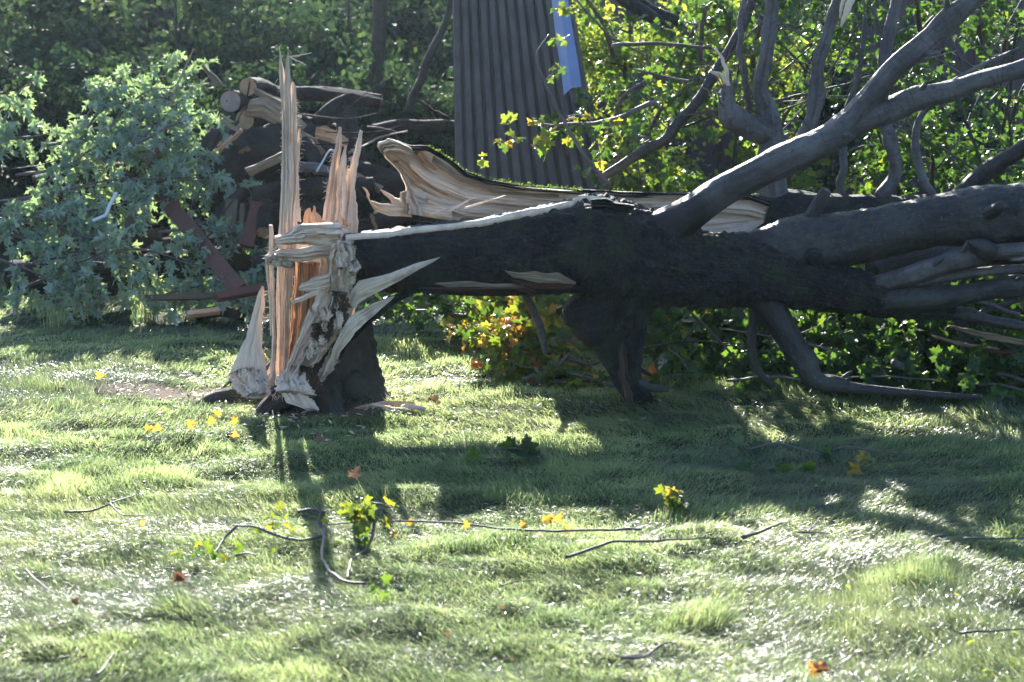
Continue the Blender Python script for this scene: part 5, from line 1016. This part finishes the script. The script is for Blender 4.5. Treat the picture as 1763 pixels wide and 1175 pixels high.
lawn_sprig('small orange tipped leafy sprig standing on the lit grass', [[(1188, 868, .01), (1180, 850, .05), (1165, 830, .10), (1150, 822, .12)], [(1175, 845, .05), (1150, 850, .05)]],
           [(1158, 835, .09, 7, .045, .75, .015), (1168, 850, .06, 10, .045, .55, .02), (1140, 832, .10, 1, .04, .6, .002), (1185, 860, .02, 5, .035, .4, .02)], 42)
lawn_sprig('sprig of pale hanging leaves in the trunk shadow', [[(850, 778, .05), (880, 772, .07), (920, 778, .05), (940, 785, .03)]], [(880, 772, .06, 4, .075, .1, .02), (905, 778, .05, 4, .07, .08, .02), (925, 778, .05, 3, .06, .1, .015), (820, 790, .03, 2, .05, .3, .01)], 43)
def fleaf(label, px, py, s_, tint, m=LEAF_A, seed=0, up=.03, n=1, stand=.6, name='fallen_leaf', cat='leaf', group='coloured leaves on the grass'):
    s = s_ * .8; g = rng(seed + 3000); c = gp(px, py, up + .025); pos = c + g.normal(0, .004, (n, 3)); mb = MB()
    leaves(mb, pos, norm(rdir(g, n) * .7 + [0, 0, stand]), rdir(g, n) * .5 + [0, -1, .5], np.full(n, s), MAPLE, seed=seed, tint=np.full(n, float(tint)), curl=.9)
    return tag(mb.build(name, m), label, cat, group)
FL = [(175, 660, .055, .3, 'orange leaf alone on the far lit grass'), (252, 746, .06, .1, 'yellow leaf, one of a pair by a shallow hollow'), (269, 745, .06, .5, 'orange leaf, partner of the yellow one by the hollow'),
      (325, 742, .055, .25, 'golden leaf midway between the pair and the stump leaves'), (366, 727, .05, .0, 'upright narrow yellow leaf left of the stump foot'), (378, 712, .06, .0, 'bright yellow leaf nearest the stump foot'),
      (405, 730, .055, .0, 'yellow leaf lying above an orange one'), (408, 746, .05, .5, 'orange leaf below the yellow one'), (455, 610, .05, .3, 'small gold leaf caught between the standing splinters'),
      (550, 762, .06, .9, 'dull orange leaf in the shadow of the stump'), (610, 828, .07, 1., 'brownish leaf deep in the stump shadow'), (245, 906, .03, .2, 'tiny orange leaf by the forked dark twig'),
      (706, 890, .045, .1, 'yellow leaf at the edge of shade beside the leafy bunch'), (678, 912, .04, .3, 'orange leaf hanging under the arched branch'), (808, 914, .04, .3, 'orange leaf on the thin stem of the branch'),
      (895, 912, .04, .3, 'orange leaf at the middle of the thin stem'), (940, 896, .055, .15, 'large orange yellow leaf above the thin stem'), (955, 897, .05, .45, 'deeper orange leaf touching the large one'), (976, 904, .035, .2, 'small yellow leaf right of the two large ones'),
      (867, 1042, .02, .9, 'tiny red leaf low in the middle grass'), (748, 690, .07, 1., 'rust leaf beside the wood chips'), (735, 692, .05, 1., 'small rust leaf touching the wood chips')]
for k, (x, y, s, t_, lab) in enumerate(FL): fleaf(lab, x, y, s, t_, LEAF_B if t_ >= .9 else LEAF_A, seed=k, up=.02 if y > 620 else .1)
fleaf('curled brown leaf sitting in the lower lawn', 310, 1012, .045, .3, LEAF_B, 50, n=3, group='dead brown leaves')
fleaf('small curled brown leaf near the bright corner grass', 132, 1060, .035, .8, LEAF_B, 51, n=2, group='dead brown leaves')
fleaf('large curled leaf with an orange inside at the bottom edge', 1408, 1150, .05, .6, LEAF_A, 52, n=1, group='dead brown leaves')
fleaf('grey brown leaf curled beside the orange one at the bottom edge', 1416, 1162, .045, .1, LEAF_B, 53, n=2, group='dead brown leaves')
# wood chips at the foot of the stump
CH = [([(610, 702), (660, 690), (712, 692)], [(612, 706), (665, 700), (714, 700)], 'flat pink wood chip lying level at the stump foot'), ([(650, 704), (690, 706), (718, 712)], [(655, 710), (690, 712), (716, 715)], 'narrow chip in front of the level chip'),
      ([(688, 698), (705, 704), (728, 708)], [(700, 694), (716, 698), (735, 702)], 'slanted chip at the far end of the chips'), ([(640, 694), (680, 702), (700, 704)], [(645, 699), (680, 707), (700, 709)], 'small chip between the larger two')]
for k, (a, b, lab) in enumerate(CH):
    splitwood('wood_chip', lab, a, b, WOODO if k == 0 else WOOD, 1300 + k, Y=G(660, 706 + k * 2)[1] - .02, th=.012, cat='wood chip', n=20)

def glare_haze():  # thin air volume added mainly to imitate lens glare at upper left
    m = bpy.data.materials.new('glare_haze_air'); m.use_nodes = True; n = m.node_tree.nodes; n.remove(n['Principled BSDF'])
    v = n.new('ShaderNodeVolumePrincipled'); v.inputs['Density'].default_value = .00042; v.inputs['Color'].default_value = (.68, .82, 1, 1); v.inputs['Anisotropy'].default_value = .8
    m.node_tree.links.new(v.outputs[0], n['Material Output'].inputs['Volume'])
    a, b = np.array([-450, -70, -1.5]), np.array([450, 650, 9.0]); mb = MB()
    V = [(x, y, z) for x in (a[0], b[0]) for y in (a[1], b[1]) for z in (a[2], b[2])]
    mb.add(V, None, [(0, 1, 3, 2), (4, 6, 7, 5), (0, 4, 5, 1), (2, 3, 7, 6), (0, 2, 6, 4), (1, 5, 7, 3)]); tag(mb.build('glare_haze', m, smooth=False, origin=(0, 0, 0)), kind='stuff')
glare_haze()
